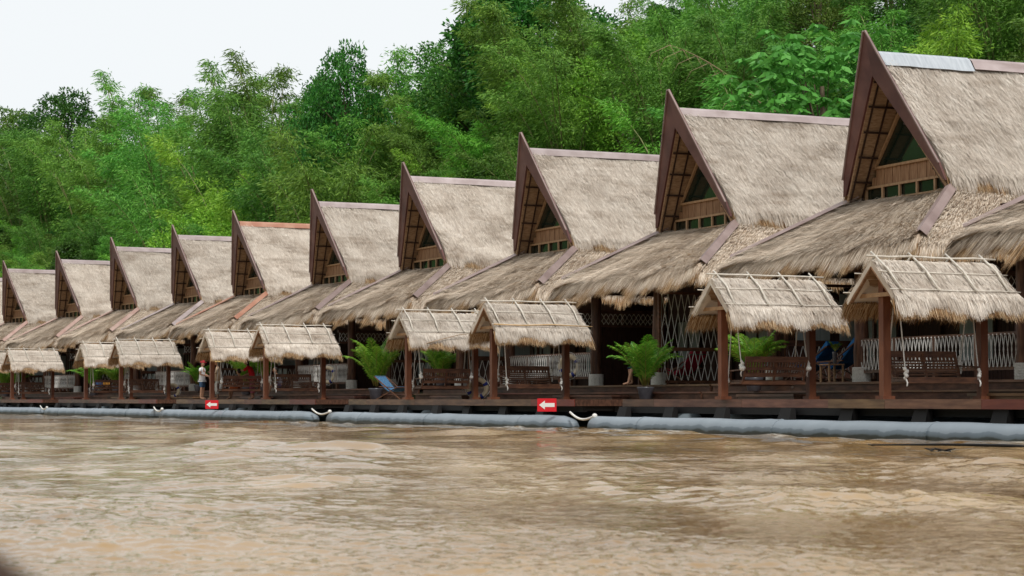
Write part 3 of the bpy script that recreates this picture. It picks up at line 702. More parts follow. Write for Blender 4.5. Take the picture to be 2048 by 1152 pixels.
def make_pontoon(seed, end):
    random.seed(seed); mb = MB(); r = .285
    pts = []; rr = []
    n = 26
    for i in range(n + 1):
        x = -9.75 + 19.1 * i / n; pts.append((x, random.uniform(-.012, .012), random.uniform(-.01, .01))); rr.append(r * random.uniform(.985, 1.015))
    if end: # right end closes with a slanted cap
        pts[-1] = (8.7, 0, 0)
        pts += [(9.1, .02, -.03), (9.35, .05, -.09)]; rr += [r * .86, r * .45]
    pts = [(-9.76, 0, 0)] + pts; rr = [r * .93] + rr
    o = mb.tube(pts, rr, 20).build('pontoon', M['pontoon'], None, False)
    for p in o.data.polygons: p.use_smooth = len(p.vertices) == 4
    for x in (-6.4, -.3, 5.9):
        x += random.uniform(-.8, .8); MB().tube([(x, 0, 0), (x + .06, 0, 0)], .297, 20).build('joint_band', M['pontoon'], o, False)
    return o
def make_railing(seed, x0=-3.95, x1=2.35, z0=.40, top=1.42):
    random.seed(seed); root = empty('porch_railing'); m = M['bench']; n = 4; L = x1 - x0
    MB().box(x0 - .08, x1 + .05, -.05, .05, top - .06, top).build('top_rail', m, root)
    MB().box(x0, x1, -.035, .035, z0 + .22, z0 + .30).build('bottom_rail', m, root)
    for i in range(n + 1):
        x = x0 + L * i / n; MB().box(x - .05, x + .05, -.045, .045, z0 if i in (0, n) else z0, top - .062).build('rail_post', m, root)
    for i in range(n):
        a = x0 + L * i / n + .07; b = x0 + L * (i + 1) / n - .07
        lt = MB(); lattice(lt, (a, -.04, 0), (b, -.04, 0), z0 + .31, top - .03, .15, 2.6, .0115)
        k = max(2, round((b - a) / .15))
        for q in range(k + 1): lt.ball((a + (b - a) * q / k, -.045, top - .05), .022, 6, 4); lt.ball((a + (b - a) * q / k, -.045, z0 + .30), .02, 6, 4)
        lt.build('rope_lattice', M['rope'], root)
    return root

# ------------------------------------------------------------------ small things
def frond_mesh(mbv, mbf, base, az, L, elev, g, width=.34, nl=34, droop=1.0):
    off = sum(len(v) for v in mbv); V = []; Fq = []
    p = np.array(base, float); el = elev; step = L / nl; pts = []
    for i in range(nl + 1):
        pts.append(p.copy()); d = np.array([math.cos(el) * math.cos(az), math.cos(el) * math.sin(az), math.sin(el)]); p = p + d * step; el -= droop * (1.5 / nl) * (.4 + 1.2 * i / nl)
    side = np.array([-math.sin(az), math.cos(az), 0.])
    for i in range(3, nl):
        t = i / nl; w_ = width * math.sin(math.pi * min(1, .18 + t * .82)) ** .7 * L / 1.2
        d = pts[i + 1] - pts[i]; d /= np.linalg.norm(d)
        for s in (1, -1):
            o = side * s * .8 + d * .75 + np.array([0, 0, .28 - .2 * g.random()]); o /= np.linalg.norm(o)
            a = pts[i]; m = a + o * w_ * .5; e = a + o * w_ + np.array([0, 0, -w_ * g.uniform(.15, .5)]); ww = d * .017
            b = off + len(V); V += [a - ww * .5, a + ww * .5, m + ww * .85, m - ww * .85, e]; Fq += [(b, b + 1, b + 2, b + 3), (b + 3, b + 2, b + 4, b + 4)]
    mbv.append(np.array(V)); mbf.append(np.array(Fq)); return pts
def make_palm(seed, H=1.35, nf=17, spread=1.0, potr=.2):
    g = np.random.default_rng(seed); root = empty('potted_palm'); vs, fs = [], []; st = MB()
    for i in range(nf):
        az = i * 2.4 + g.uniform(-.3, .3); el = R(g.uniform(64, 89)); L = H * g.uniform(.72, 1.08); r0 = g.uniform(.02, .10)
        pts = frond_mesh(vs, fs, (r0 * math.cos(az), r0 * math.sin(az), .34 + g.uniform(0, .12)), az, L, el, g, droop=g.uniform(.55, 1.25) * spread)
        q_ = pts[::4]; st.tube([tuple(p) for p in q_], [.013 * (1 - .8 * i_ / len(q_)) for i_ in range(len(q_))], 5)
    V = np.concatenate(vs); Q = np.concatenate(fs)
    tri = Q[:, 2] == Q[:, 3]; quads = Q[Q[:, 3] != Q[:, 2]]
    tris = np.concatenate(fs); tris = tris[1::2][:, :3]; quads = np.concatenate(fs)[0::2]
    # alternate rows are quads then tips
    mk('palm_fronds', V, [quads, tris], M['palm'], root)
    st.build('palm_stems', M['palmstem'], root, True)
    p = MB().lathe([(.0, 0), (potr * .7, 0), (potr * .78, .02), (potr, .24), (potr * 1.12, .30), (potr * 1.12, .33), (potr * .98, .33), (potr * .95, .28)], 22).build('pot', M['pot'], root, True)
    MB().lathe([(0, .29), (potr * .95, .29)], 22).build('soil', M['soil'], root)
    return root
def make_deckchair(cloth, seed=1):   # head end +x, foot -x
    random.seed(seed); root = empty('deck_chair'); m = M['bench']
    for s in (-1, 1):
        y = s * .30
        MB().beam((-.60, y, .02), (.62, y, .80), .045, .03).build('side_rail', m, root)
        MB().beam((.55, y * .86, .0), (-.42, y * .86, .42), .045, .03).build('cross_leg', m, root)
        MB().beam((-.30, y * 1.1, .42), (.35, y * 1.1, .45), .05, .03).build('armrest', m, root)
    for bx_, bz_ in ((.62, .80), (-.42, .42), (-.58, .03)): MB().beam((bx_, -.32, bz_), (bx_, .32, bz_), .05, .03).build('cross_bar', m, root)
    pts = [(.62, .83), (.42, .62), (.18, .40), (-.05, .28), (-.25, .30), (-.42, .45)]
    vs = []; fs = []
    for i, (x, z) in enumerate(pts): vs += [(x, -.27, z), (x, .27, z)]
    for i in range(len(pts) - 1): fs.append((2 * i, 2 * i + 1, 2 * i + 3, 2 * i + 2))
    o = mk('sling', vs, fs, M[cloth], root); o.modifiers.new('t', 'SOLIDIFY').thickness = .012
    if seed == 1: MB().hexa([(.30, -.24, .53), (.62, -.24, .86), (.62, .24, .86), (.30, .24, .53), (.26, -.22, .59), (.56, -.22, .93), (.56, .22, .93), (.26, .22, .59)]).build('head_cushion', M[cloth], root)
    return root
def make_ring():
    root = empty('life_ring'); R0, r0 = .29, .075
    def arc(a0, a1, n, r): return [(R0 * math.cos(a), 0, R0 * math.sin(a)) for a in np.linspace(a0, a1, n)]
    MB().tube(arc(0, 2 * math.pi, 33, r0), r0, 12, False).build('ring_body', M['ring'], root, True)
    for k in range(4):
        a = k * math.pi / 2 + .5; MB().tube(arc(a - .16, a + .16, 5, r0), r0 + .006, 12).build('blue_band', M['ringblue'], root, True)
    pts = [((R0 + .10 + .02 * math.cos(4 * a)) * math.cos(a), 0, (R0 + .10 + .02 * math.cos(4 * a)) * math.sin(a)) for a in np.linspace(0, 2 * math.pi, 41)]
    MB().tube(pts, .008, 5, False).build('grab_rope', M['rope'], root, True)
    return root
def make_sign(w_=.50, h=.345):
    root = empty('arrow_sign')
    MB().box(-w_ / 2, w_ / 2, -.012, 0, -h / 2, h / 2).build('panel', M['red'], root)
    a = .40 * w_; s = h * .115
    V = [(-a, -.014, 0), (-a + .30 * w_, -.014, h * .34), (-a + .30 * w_, -.014, s * 1.3), (a * 1.02, -.014, s * 1.3), (a * 1.02, -.014, -s * 1.3), (-a + .30 * w_, -.014, -s * 1.3), (-a + .30 * w_, -.014, -h * .34)]
    MB().prism(V, (0, -.003, 0)).build('arrow', M['white'], root)
    return root

# ------------------------------------------------------------------ people
def skin_mesh(name, joints, edges, mt, parent, sub=2, rootj=0, smooth=True):
    names = list(joints); ix = {n: i for i, n in enumerate(names)}
    me = bpy.data.meshes.new('tmp'); me.from_pydata([joints[n][0] for n in names], [(ix[a], ix[b]) for a, b in edges], [])
    o = bpy.data.objects.new('tmp', me); COL.objects.link(o)
    md = o.modifiers.new('s', 'SKIN'); md.use_smooth_shade = True; md.branch_smoothing = .6
    if not me.skin_vertices: me.attributes.new  # the modifier adds the layer below
    bpy.context.view_layer.update()
    if not me.skin_vertices:
        bpy.context.view_layer.objects.active = o; bpy.ops.mesh.customdata_skin_add()
    sv = me.skin_vertices[0].data
    for n, i in ix.items():
        r = joints[n][1]; sv[i].radius = (r, r) if not hasattr(r, '__len__') else r; sv[i].use_root = (i == rootj)
    ss = o.modifiers.new('ss', 'SUBSURF'); ss.levels = sub; ss.render_levels = sub
    dg = bpy.context.evaluated_depsgraph_get(); nm = bpy.data.meshes.new_from_object(o.evaluated_get(dg))
    bpy.data.objects.remove(o); bpy.data.meshes.remove(me)
    nm.name = name; nm.materials.clear(); nm.materials.append(mt)
    nm.polygons.foreach_set('use_smooth', np.ones(len(nm.polygons), dtype=bool))
    r = bpy.data.objects.new(name, nm); COL.objects.link(r); r.parent = parent
    return r
def hand(J, Ed, w, e, side, k, curl=.5):
    """five fingers continuing the forearm direction e->w"""
    w = Vector(w); d = (w - Vector(e)).normalized(); up = Vector((0, 0, 1)); s = d.cross(up)
    if s.length < .2: s = Vector((side, 0, 0))
    s.normalize(); nrm = s.cross(d).normalized()
    pn = f'palm{k}'; J[pn] = (tuple(w + d * .045), (.034, .018)); Ed.append((f'wr{k}', pn))
    for i, (o, L) in enumerate(((-.030, .068), (-.010, .078), (.010, .074), (.028, .058))):
        a = w + d * .085 + s * o; b = a + d * L * .5 - nrm * L * .12 * curl; c = b + d * L * .35 - nrm * L * .45 * curl
        J[f'fa{k}{i}'] = (tuple(a), .0095); J[f'fb{k}{i}'] = (tuple(b), .0085); J[f'fc{k}{i}'] = (tuple(c), .0065)
        Ed += [(pn, f'fa{k}{i}'), (f'fa{k}{i}', f'fb{k}{i}'), (f'fb{k}{i}', f'fc{k}{i}')]
    a = w + d * .035 - s * .034; b = a + d * .035 - s * .022 - nrm * .01; J[f'ta{k}'] = (tuple(a), .012); J[f'tb{k}'] = (tuple(b), .009)
    Ed += [(pn, f'ta{k}'), (f'ta{k}', f'tb{k}')]
def person(label, pose, shirt=None, sleeve=.5, shirt_len=.0, pants=None, pants_len=.45, hair='short', hat=None, scale=1.0, group=None, pants_r=.03):
    """pose: dict of joints for a 1.65 m figure facing -y (x to its left)"""
    P = dict(pelvis=(0, 0, .90), spine=(0, 0, 1.06), chest=(0, -.01, 1.23), neck=(0, 0, 1.38), head=(0, -.01, 1.45),
             sh0=(.16, 0, 1.33), el0=(.20, .02, 1.06), wr0=(.20, -.06, .83), sh1=(-.16, 0, 1.33), el1=(-.20, .02, 1.06), wr1=(-.20, -.06, .83),
             hi0=(.085, 0, .86), kn0=(.09, -.02, .47), an0=(.09, .02, .07), to0=(.10, -.15, .025), hi1=(-.085, 0, .86), kn1=(-.09, -.02, .47), an1=(-.09, .02, .07), to1=(-.10, -.15, .025))
    P.update(pose); rad = dict(pelvis=(.15, .11), spine=(.135, .10), chest=(.155, .11), neck=.052, head=.05, sh0=.055, sh1=.055, el0=.040, el1=.040, wr0=.027, wr1=.027, hi0=.085, hi1=.085, kn0=.055, kn1=.055, an0=.036, an1=.036, to0=(.04, .022), to1=(.04, .022))
    root = empty('person'); root.scale = (scale,) * 3; tag(root, label, 'person', group)
    J = {n: (P[n], rad[n]) for n in P}
    for k in (0, 1):   # mid-limb joints for the taper of thigh, calf and forearm, and a heel
        L_ = lambda a, b, t: tuple(Vector(P[a]).lerp(Vector(P[b]), t))
        J[f'th{k}'] = (L_(f'hi{k}', f'kn{k}', .45), .075); J[f'ca{k}'] = (L_(f'kn{k}', f'an{k}', .35), .054); J[f'fo{k}'] = (L_(f'el{k}', f'wr{k}', .3), .038)
    Ed = [('pelvis', 'spine'), ('spine', 'chest'), ('chest', 'neck'), ('neck', 'head')]
    for k in '01':
        Ed += [('chest', 'sh' + k), ('sh' + k, 'el' + k), ('el' + k, 'fo' + k), ('fo' + k, 'wr' + k), ('pelvis', 'hi' + k), ('hi' + k, 'th' + k), ('th' + k, 'kn' + k), ('kn' + k, 'ca' + k), ('ca' + k, 'an' + k), ('an' + k, 'to' + k)]
        hand(J, Ed, P['wr' + k], P['el' + k], 1 if k == '0' else -1, k)
    body = skin_mesh('body', J, Ed, M['skin'], root)
    # head with face, joined into the body mesh
    hc = Vector(P['head']) + Vector((0, -.01, .095)); hb = MB().ball(hc, .105, 18, 12, (.78, .92, 1.12)).ball(hc + Vector((0, -.02, -.055)), .07, 12, 8, (.8, .95, .9))
    hb.ball(hc + Vector((0, -.102, -.012)), .017, 8, 6, (.8, 1.1, 1.3))
    for s in (-1, 1): hb.ball(hc + Vector((s * .082, .0, -.01)), .024, 8, 6, (.4, .8, 1.2))
    b0 = len(body.data.vertices); me = body.data
    V = np.empty(b0 * 3); me.vertices.foreach_get('co', V); fcs = [tuple(p.vertices) for p in me.polygons]
    nm = bpy.data.meshes.new('body'); nm.from_pydata([tuple(v) for v in V.reshape(-1, 3)] + hb.v, [], fcs + [tuple(i + b0 for i in f) for f in hb.f])
    nm.polygons.foreach_set('use_smooth', np.ones(len(nm.polygons), dtype=bool)); nm.materials.append(M['skin']); body.data = nm
    ey = MB()
    for s in (-1, 1): ey.ball(hc + Vector((s * .034, -.088, .008)), .0105, 8, 6, (1.3, .6, .8))
    ey.build('eyes', M['hair'], root, True); MB().ball(hc + Vector((0, -.093, -.058)), .022, 8, 5, (1.1, .4, .3)).build('mouth', M['redcloth'], root, True)
    hm = MB().ball(hc + Vector((0, .018, .025)), .112, 16, 10, (.82, .92, 1.02))
    if hair == 'long': hm.ball(hc + Vector((0, .07, -.08)), .09, 12, 8, (.9, .55, 1.5))
    # keep the face clear
    hm.v = [(x, max(y, hc.y - .035 + max(0, (z - hc.z - .055)) * -.9), z) for x, y, z in hm.v]
    hm.build('hair', M['hair'], root, True)
    if hat == 'cap':
        cp = MB().lathe([(.098, .0), (.10, .035), (.085, .085), (.05, .112), (0, .12)], 18, (hc.x, hc.y + .005, hc.z + .035)); c = cp.build('cap', mat('pink_red_cap', (.55, .03, .06), .8), root, True)
        MB().prism([(hc.x - .07, hc.y - .06, hc.z + .045), (hc.x + .07, hc.y - .06, hc.z + .045), (hc.x + .055, hc.y - .165, hc.z + .035), (hc.x - .055, hc.y - .165, hc.z + .035)], (0, 0, .01)).build('cap_peak', c.data.materials[0], root)
    if hat == 'straw':
        MB().lathe([(.20, -.02), (.16, .01), (.105, .025), (.10, .09), (.06, .12), (0, .125)], 20, (hc.x, hc.y + .01, hc.z + .035)).build('straw_hat', mat('straw', (.62, .42, .16), .9), root, True)
    if shirt:
        S = {n: (P[n], r) for n, r in dict(pelvis=(.165, .125), spine=(.16, .125), chest=(.172, .13), neck=.058, sh0=.075, sh1=.075).items()}
        if shirt_len: S['hem'] = (tuple(Vector(P['pelvis']) + Vector((0, 0, -shirt_len))), (.18, .135))
        E_ = [('pelvis', 'spine'), ('spine', 'chest'), ('chest', 'neck'), ('chest', 'sh0'), ('chest', 'sh1')] + ([('hem', 'pelvis')] if shirt_len else [])
        for k in '01':
            S['sl' + k] = (tuple(Vector(P['sh' + k]).lerp(Vector(P['el' + k]), min(1, sleeve * 2))), .066); E_.append(('sh' + k, 'sl' + k))
            if sleeve > .5: S['sm' + k] = (tuple(Vector(P['el' + k]).lerp(Vector(P['wr' + k]), .8)), .048); E_.append(('sl' + k, 'sm' + k))
        skin_mesh('shirt', S, E_, shirt, root)
    if pants:
        S = dict(pelvis=(tuple(Vector(P['pelvis']) + Vector((0, 0, .0))), (.155, .12)), waist=(tuple(Vector(P['pelvis']).lerp(Vector(P['spine']), .5)), (.15, .115))); E_ = [('waist', 'pelvis')]
        for k in '01':
            S['hi' + k] = (P['hi' + k], .098); S['th' + k] = (tuple(Vector(P['hi' + k]).lerp(Vector(P['kn' + k]), .5)), .092)
            f = min(1, pants_len * 2); S['kn' + k] = (tuple(Vector(P['hi' + k]).lerp(Vector(P['kn' + k]), f)), .06 + pants_r); E_ += [('pelvis', 'hi' + k), ('hi' + k, 'th' + k), ('th' + k, 'kn' + k)]
            if pants_len > .5: S['an' + k] = (tuple(Vector(P['kn' + k]).lerp(Vector(P['an' + k]), (pants_len - .5) * 2)), .05 + pants_r); E_.append(('kn' + k, 'an' + k))
        skin_mesh('trousers' if pants_len > .5 else 'shorts', S, E_, pants, root)
    return root
# ------------------------------------------------------------------ placing: pixel of the photograph -> ray -> spot on a line of the row
def ray(px, py):
    u = (px - 1024) / F; v = (576 - py) / F
    return np.array([u, math.cos(PITCH) - v * math.sin(PITCH), math.sin(PITCH) + v * math.cos(PITCH)])
def vdir(a): return np.array([-math.sin(R(a)), math.cos(R(a))])
r_ = ray(1728, 60); T = [r_[:2] * 9.04 / r_[2]]
for a in (22.9, 23.9, 25.1, 24.7, 26.1, 24.8, 28.1, 28.8, 30.9): T.append(T[-1] + 10.5 * vdir(a))
T = [T[0] - 10.5 * vdir(22.2)] + T + [T[-1] + 10.5 * vdir(31)]
HS = [9.04, 9.04, 9.02, 8.99, 9.06, 8.98, 8.93, 9.04, 9.11, 9.0, 9.0, 9.0]
HT = [22.4, 22.6, 23.4, 24.5, 24.9, 25.4, 25.5, 26.5, 28.4, 29.8, 31, 31]
RT = [22.6, 24, 25.2, 26.4, 29, 31]; FR = []
for k in range(6):
    O = (T[2 * k] + T[2 * k + 1]) / 2; a = R(RT[k]); ex = np.array([math.sin(a), -math.cos(a)]); ey = np.array([math.cos(a), math.sin(a)]); FR.append((O, ex, ey))
def rz(k): return R(RT[k] - 90)
def lx(px, k, y, py=780):
    O, ex, ey = FR[k]; r = ray(px, py)[:2]; b = O + ey * y
    return float(np.linalg.solve(np.array([[r[0], -ex[0]], [r[1], -ex[1]]]), b)[1])
def W(k, x, y, z=0.0):
    O, ex, ey = FR[k]; p = O + ex * x + ey * y; return (float(p[0]), float(p[1]), EYE + z)
ORD = ['first', 'second', 'third', 'fourth', 'fifth', 'sixth', 'seventh', 'eighth', 'ninth', 'tenth', 'eleventh', 'twelfth', 'thirteenth', 'fourteenth', 'fifteenth', 'sixteenth', 'seventeenth', 'eighteenth', 'nineteenth', 'twentieth', 'twenty-first', 'twenty-second', 'twenty-third', 'twenty-fourth', 'twenty-fifth', 'twenty-sixth', 'twenty-seventh', 'twenty-eighth', 'twenty-ninth', 'thirtieth', 'thirty-first', 'thirty-second', 'thirty-third', 'thirty-fourth', 'thirty-fifth', 'thirty-sixth', 'thirty-seventh', 'thirty-eighth', 'thirty-ninth', 'fortieth']

# ------------------------------------------------------------------ prototypes
hA = make_house(11, 'mixed', 'metal_br', 'left')
hL = make_house(11, 'metal', 'metal_br', 'left')
hR = make_house(12, 'metal', 'metal_br', 'right')
hL2 = make_house(13, 'metal', 'metal_br', 'left'); hR2 = make_house(14, 'metal', 'metal_br', 'right')
shelters = [make_shelter(21), make_shelter(22)]
benches = [make_bench('panel', 31), make_bench('slat', 32)]
raft0 = make_raft(41); rail0 = make_railing(51)
ponts = [make_pontoon(61, False), make_pontoon(62, True)]
index_kids()
used = set()
def inst(proto, loc, rotz, label, cat, group=None, scale=None):
    o = proto if proto.name not in used else copy_tree(proto)
    used.add(proto.name); o.location = loc; o.rotation_euler = (0, 0, rotz)
    if scale: o.scale = scale
    return tag(o, label, cat, group)

HL = ['thatched house cut off by the right edge of the photo, only its eaves showing',
      'nearest fully seen thatched house, grey zinc sheet on its ridge',
      'thatched house second of the tall gables from the right, pale pink ridge metal',
      'thatched house third of the tall gables from the right, behind the yellow-pole shelter',
      'thatched house with the fourth gable from the right, blue deck chair before its neighbour',
      'thatched house with the fifth gable from the right, beside the orange-ridged one',
      'thatched house with bright orange ridge and hip metal',
      'thatched house directly left of the orange-ridged one, mauve hip metal',
      'thatched house second to the left of the orange-ridged one, salmon hip metal',
      'thatched house third to the left of the orange-ridged one, pale salmon hip metal',
      'thatched house with the leftmost gable in the photo',
      'farthest thatched house, past the left edge behind the leftmost gable']
HIP = {6: 'metal_or', 7: 'metal', 8: 'metal_salmon', 9: 'metal_salmon', 10: 'metal_salmon', 2: 'metal_br', 3: 'metal_br'}
def setmat(o, m):
    for s in o.material_slots: s.link = 'OBJECT'; s.material = m
for i in range(12):
    pr = hA if i == 1 else ((hL, hL2)[(i // 2) % 2] if i % 2 else (hR, hR2)[(i // 2) % 2])
    o = inst(pr, (float(T[i][0]), float(T[i][1]), EYE), R(HT[i] - 90 + (0, 0, .4, -.3, .3, -.5, .4, .2, -.4, .3, 0, 0)[i]), HL[i], 'house', 'thatched houses along the river', (1, 1, HS[i] / 9.04))
    kids = [c for c in bpy.data.objects if c.parent is o]
    for c in kids:
        if c.name.startswith('ridge_cap') and i == 6: setmat(c, M['metal_or'])
        if c.name.startswith('hip_flashing') and i in HIP: setmat(c, M[HIP[i]])
RL = ['wooden raft deck under the nearest pair of houses at the right', 'wooden raft deck carrying the red arrow sign nearest the camera', 'wooden raft deck where the people stand, with the farther red arrow sign', 'wooden raft deck just left of the one with people', 'wooden raft deck at the left edge of the photo', 'farthest wooden raft deck beyond the left edge']
PL = ['nearest grey pontoon pipe running to the right edge', 'grey pontoon pipe under the raft with the nearer arrow sign', 'grey pontoon pipe under the raft where people stand', 'grey pontoon pipe second from the left edge', 'grey pontoon pipe at the left edge of the photo', 'farthest grey pontoon pipe beyond the left edge']
for k in range(6):
    inst(raft0, W(k, 0, 0), rz(k), RL[k], 'raft', 'rafts under the houses')
    xo = 0 if k else -.15
    p = inst(ponts[1 if k in (1, 2, 4) else 0], W(k, xo, PY, -.71), rz(k), PL[k], 'pontoon', 'pontoons carrying the rafts')
    inst(rail0, W(k, 0, -1.0), rz(k), 'rope lattice railing between the two porches of the ' + ['nearest raft', 'raft with the nearer arrow sign', 'raft where people stand', 'raft just left of the people', 'raft at the left edge', 'farthest raft'][k], 'railing', 'rope railings on the porches')

SPX = [(1743, 0), (1422, 0), (968, 1), (799, 1), (517.5, 2), (411, 2), (231, 3), (161.5, 3), (15.6, 4), (-40, 4)]
SL = ['nearest thatched swing shelter, at the right edge', 'thatched swing shelter second from the right, palm behind its bench', 'thatched swing shelter with a yellow bamboo pole laid across its roof', 'thatched swing shelter with a thin bent stick lying on its roof', 'thatched swing shelter right of the standing people', 'thatched swing shelter over the person in the red cap', 'thatched swing shelter fourth from the left edge, overlapping its left neighbour', 'thatched swing shelter third from the left edge, partly hidden', 'thatched swing shelter second from the left edge', 'thatched swing shelter cut off by the left edge']
for i, (px, k) in enumerate(SPX):
    x = lx(px, k, -5.05, 620); sc = 1.0
    inst(shelters[i % 2], W(k, x, -4.75, 0), rz(k), SL[i], 'shelter', 'thatched swing shelters on the deck edge', (1, 1, 1.01))
    inst(benches[(1, 0, 1, 0, 1, 0, 1, 0, 0, 0)[i]], W(k, x, -3.6, 0), rz(k) + (0 if i % 2 == 0 else math.pi), 'wooden swing bench under the ' + SL[i].replace('thatched ', ''), 'swing bench', 'swing benches hanging in the shelters')
# poles thrown on two roofs
x = lx(968, 1, -5.05, 620)
pole = MB().tube([(-.0, 0, 0), (.9, .02, -.02), (1.8, -.02, .01), (3.1, 0, -.03)], [.02, .019, .018, .014], 7).build('bamboo_pole', M['bamboo_y'], None, True)
pole.location = W(1, x + .95, -5.15, 2.13); pole.rotation_euler = (0, 0, rz(1) + R(90)); tag(pole, 'yellow bamboo pole lying across a swing shelter roof', 'pole')
x = lx(799, 1, -5.05, 620)
pole = MB().tube([(0, 0, -.42), (.7, .0, -.22), (1.5, 0, -.02), (2.4, 0, .06), (2.9, 0, .05)], [.016, .014, .012, .01, .006], 6).build('bent_stick', M['deadculm'], None, True)
pole.location = W(1, x + 1.1, -4.95, 2.06); pole.rotation_euler = (0, 0, rz(1) + R(90)); tag(pole, 'thin bent brown stick lying on a swing shelter roof', 'stick')

# palms
palms = [make_palm(71, 1.45, 24, .85), make_palm(72, 1.6, 22, .7), make_palm(73, 1.25, 24, 1.0)]
index_kids()
for j, (px, k, y, z, s, pr, lb) in enumerate([
    (1291, 1, -2.0, .0, 1.05, 0, 'potted palm in a grey pot between the two nearest rafts, a seated leg beside it'),
    (752, 2, -2.0, .0, 1.25, 1, 'tall yellow-tipped potted palm beside the striped blue deck chair'),
    (1508, 0, -1.9, .2, 1.05, 2, 'potted palm behind the second swing bench from the right'),
    (883, 1, -1.4, .38, 1.05, 2, 'dark green potted palm behind the slatted swing bench under the bent stick'),
    (492, 2, -1.9, .2, 1.15, 0, 'potted palm behind the person in red'),
    (528, 2, -1.5, .38, 1.3, 1, 'upright potted palm left of the seated person'),
    (186, 3, -1.8, .2, 1.25, 0, 'potted palm seen past the third swing shelter from the left'),
    (232, 3, -1.6, .38, 1.15, 2, 'potted palm just right of the orange pillow'),
    (12, 4, -1.9, .2, 1.3, 0, 'potted palm by the left edge under the second shelter'),
    (33, 4, -1.5, .38, 1.1, 2, 'small dark potted palm second from the left edge'),
    (396, 2, -1.6, .38, .9, 2, 'low leafy potted palm left of the person in the red cap')]):
    inst(palms[pr], W(k, lx(px, k, y), y, z), j * 1.3, lb, 'palm', 'potted palms on the decks', (s, s, s))

# deck chairs, table, pillows, rings, signs
dk = {'blue': make_deckchair('blue'), 'navy': make_deckchair('dullblue', 2), 'redcloth': make_deckchair('redcloth')}
index_kids()
def put(pr, k, px, y, z, dr, label, cat, group=None, scale=None): return inst(pr, W(k, lx(px, k, y), y, z), rz(k) + dr, label, cat, group, scale)
put(dk['blue'], 0, 1678, -.6, .42, R(22), 'blue canvas deck chair left of the rope-wrapped log post', 'deck chair', 'deck chairs', (1.15,) * 3)
put(dk['blue'], 0, 1625, -.4, .42, R(22), 'blue deck chair partly hidden by the dark swing post', 'deck chair', 'deck chairs', (1.1,) * 3)
put(dk['redcloth'], 1, 1366, .1, .4, R(15), 'red canvas deck chair behind the tall rope lattice', 'deck chair', 'deck chairs', (1.1,) * 3)
put(dk['navy'], 2, 786, -2.7, .0, R(205), 'blue deck chair with wooden frame beside the tall potted palm', 'deck chair', 'deck chairs', (1.0,) * 3)
t = empty('side_table'); MB().box(-.22, .22, -.22, .22, .42, .45).build('table_top', M['frame'], t)
for a, b in ((-1, -1), (1, -1), (1, 1), (-1, 1)): MB().box(a * .19 - .02, a * .19 + .02, b * .19 - .02, b * .19 + .02, 0, .42).build('leg', M['frame'], t)
put(t, 0, 1664, -1.15, .4, 0, 'small light brown side table before the blue deck chairs', 'table')
sp = make_palm(74, .22, 12, .8, .06); put(sp, 0, 1670, -1.15, .84, 0, 'tiny plant in a small pot on the side table', 'plant'); sp.scale = (.9,) * 3
for px, mt, nm in ((198, 'blue', 'blue'), (214, None, 'orange')):
    q = MB().ball((0, 0, 0), .22, 14, 9, (1, .55, .8)).build('pillow', M['blue'] if mt else mat('orange_cloth', (.55, .25, .03), .9), None, True)
    q.rotation_euler = (0, .2, 0); q.location = W(3, lx(px, 3, -2.4), -2.4, .83); tag(q, nm + ' cloth bundle hung on a lattice rail behind a swing bench', 'cloth')
rg = make_ring(); index_kids()
for px, k, y, z, dr, tl, lb in ((955, 1, -2.3, .36, R(60), .18, 'cream life ring leaning low beside a dark swing post'), (1139, 1, -1.15, 1.02, R(40), .0, 'cream life ring hung on the railing with the yellow-pole shelter before it'), (657, 2, -1.15, .98, R(30), .0, 'cream life ring hung on the railing right of the seated person'), (345, 3, -2.0, .42, R(60), .15, 'cream life ring far left, beside a swing shelter post')):
    o = put(rg, k, px, y, z, dr, lb, 'life ring', 'life rings'); o.rotation_euler.x = tl
sg = make_sign(); index_kids()
put(sg, 1, 1094, -5.36, -.145, R(0) , 'nearer red sign with a white arrow pointing left', 'sign', 'red arrow signs', (1.13, 1, 1)).rotation_euler.z = rz(1) + R(38)
put(sg, 2, 424, -5.36, -.2, R(0), 'farther red sign with a white arrow pointing left', 'sign', 'red arrow signs', (1.25, 1, 1)).rotation_euler.z = rz(2) + R(38)

# ropes between the pontoons
for k, lb in ((0, 'slack white rope between the two nearest pontoons'), (1, 'beige rope in the gap between pontoons right of the people'), (2, 'slack rope in the gap between pontoons left of the people'), (3, 'slack rope between the two pontoons nearest the left edge')):
    a = Vector(W(k + 1, 9.3, PY - .1, -.33)); b = Vector(W(k, -9.85, PY - .1, -.42)); pts = []
    for i in range(11):
        t_ = i / 10; p = a.lerp(b, t_); p.z -= .16 * math.sin(math.pi * t_) * (1 - .3 * t_); pts.append(p)
    MB().tube(pts, .03, 7).ball(b, .07, 8, 6).build('mooring_rope', M['rope'], None, True)['label'] = lb
    o = bpy.data.objects[-1] if False else None
for o in list(bpy.data.objects):
    if o.name.startswith('mooring_rope'): tag(o, cat='rope', group='ropes between the pontoons')

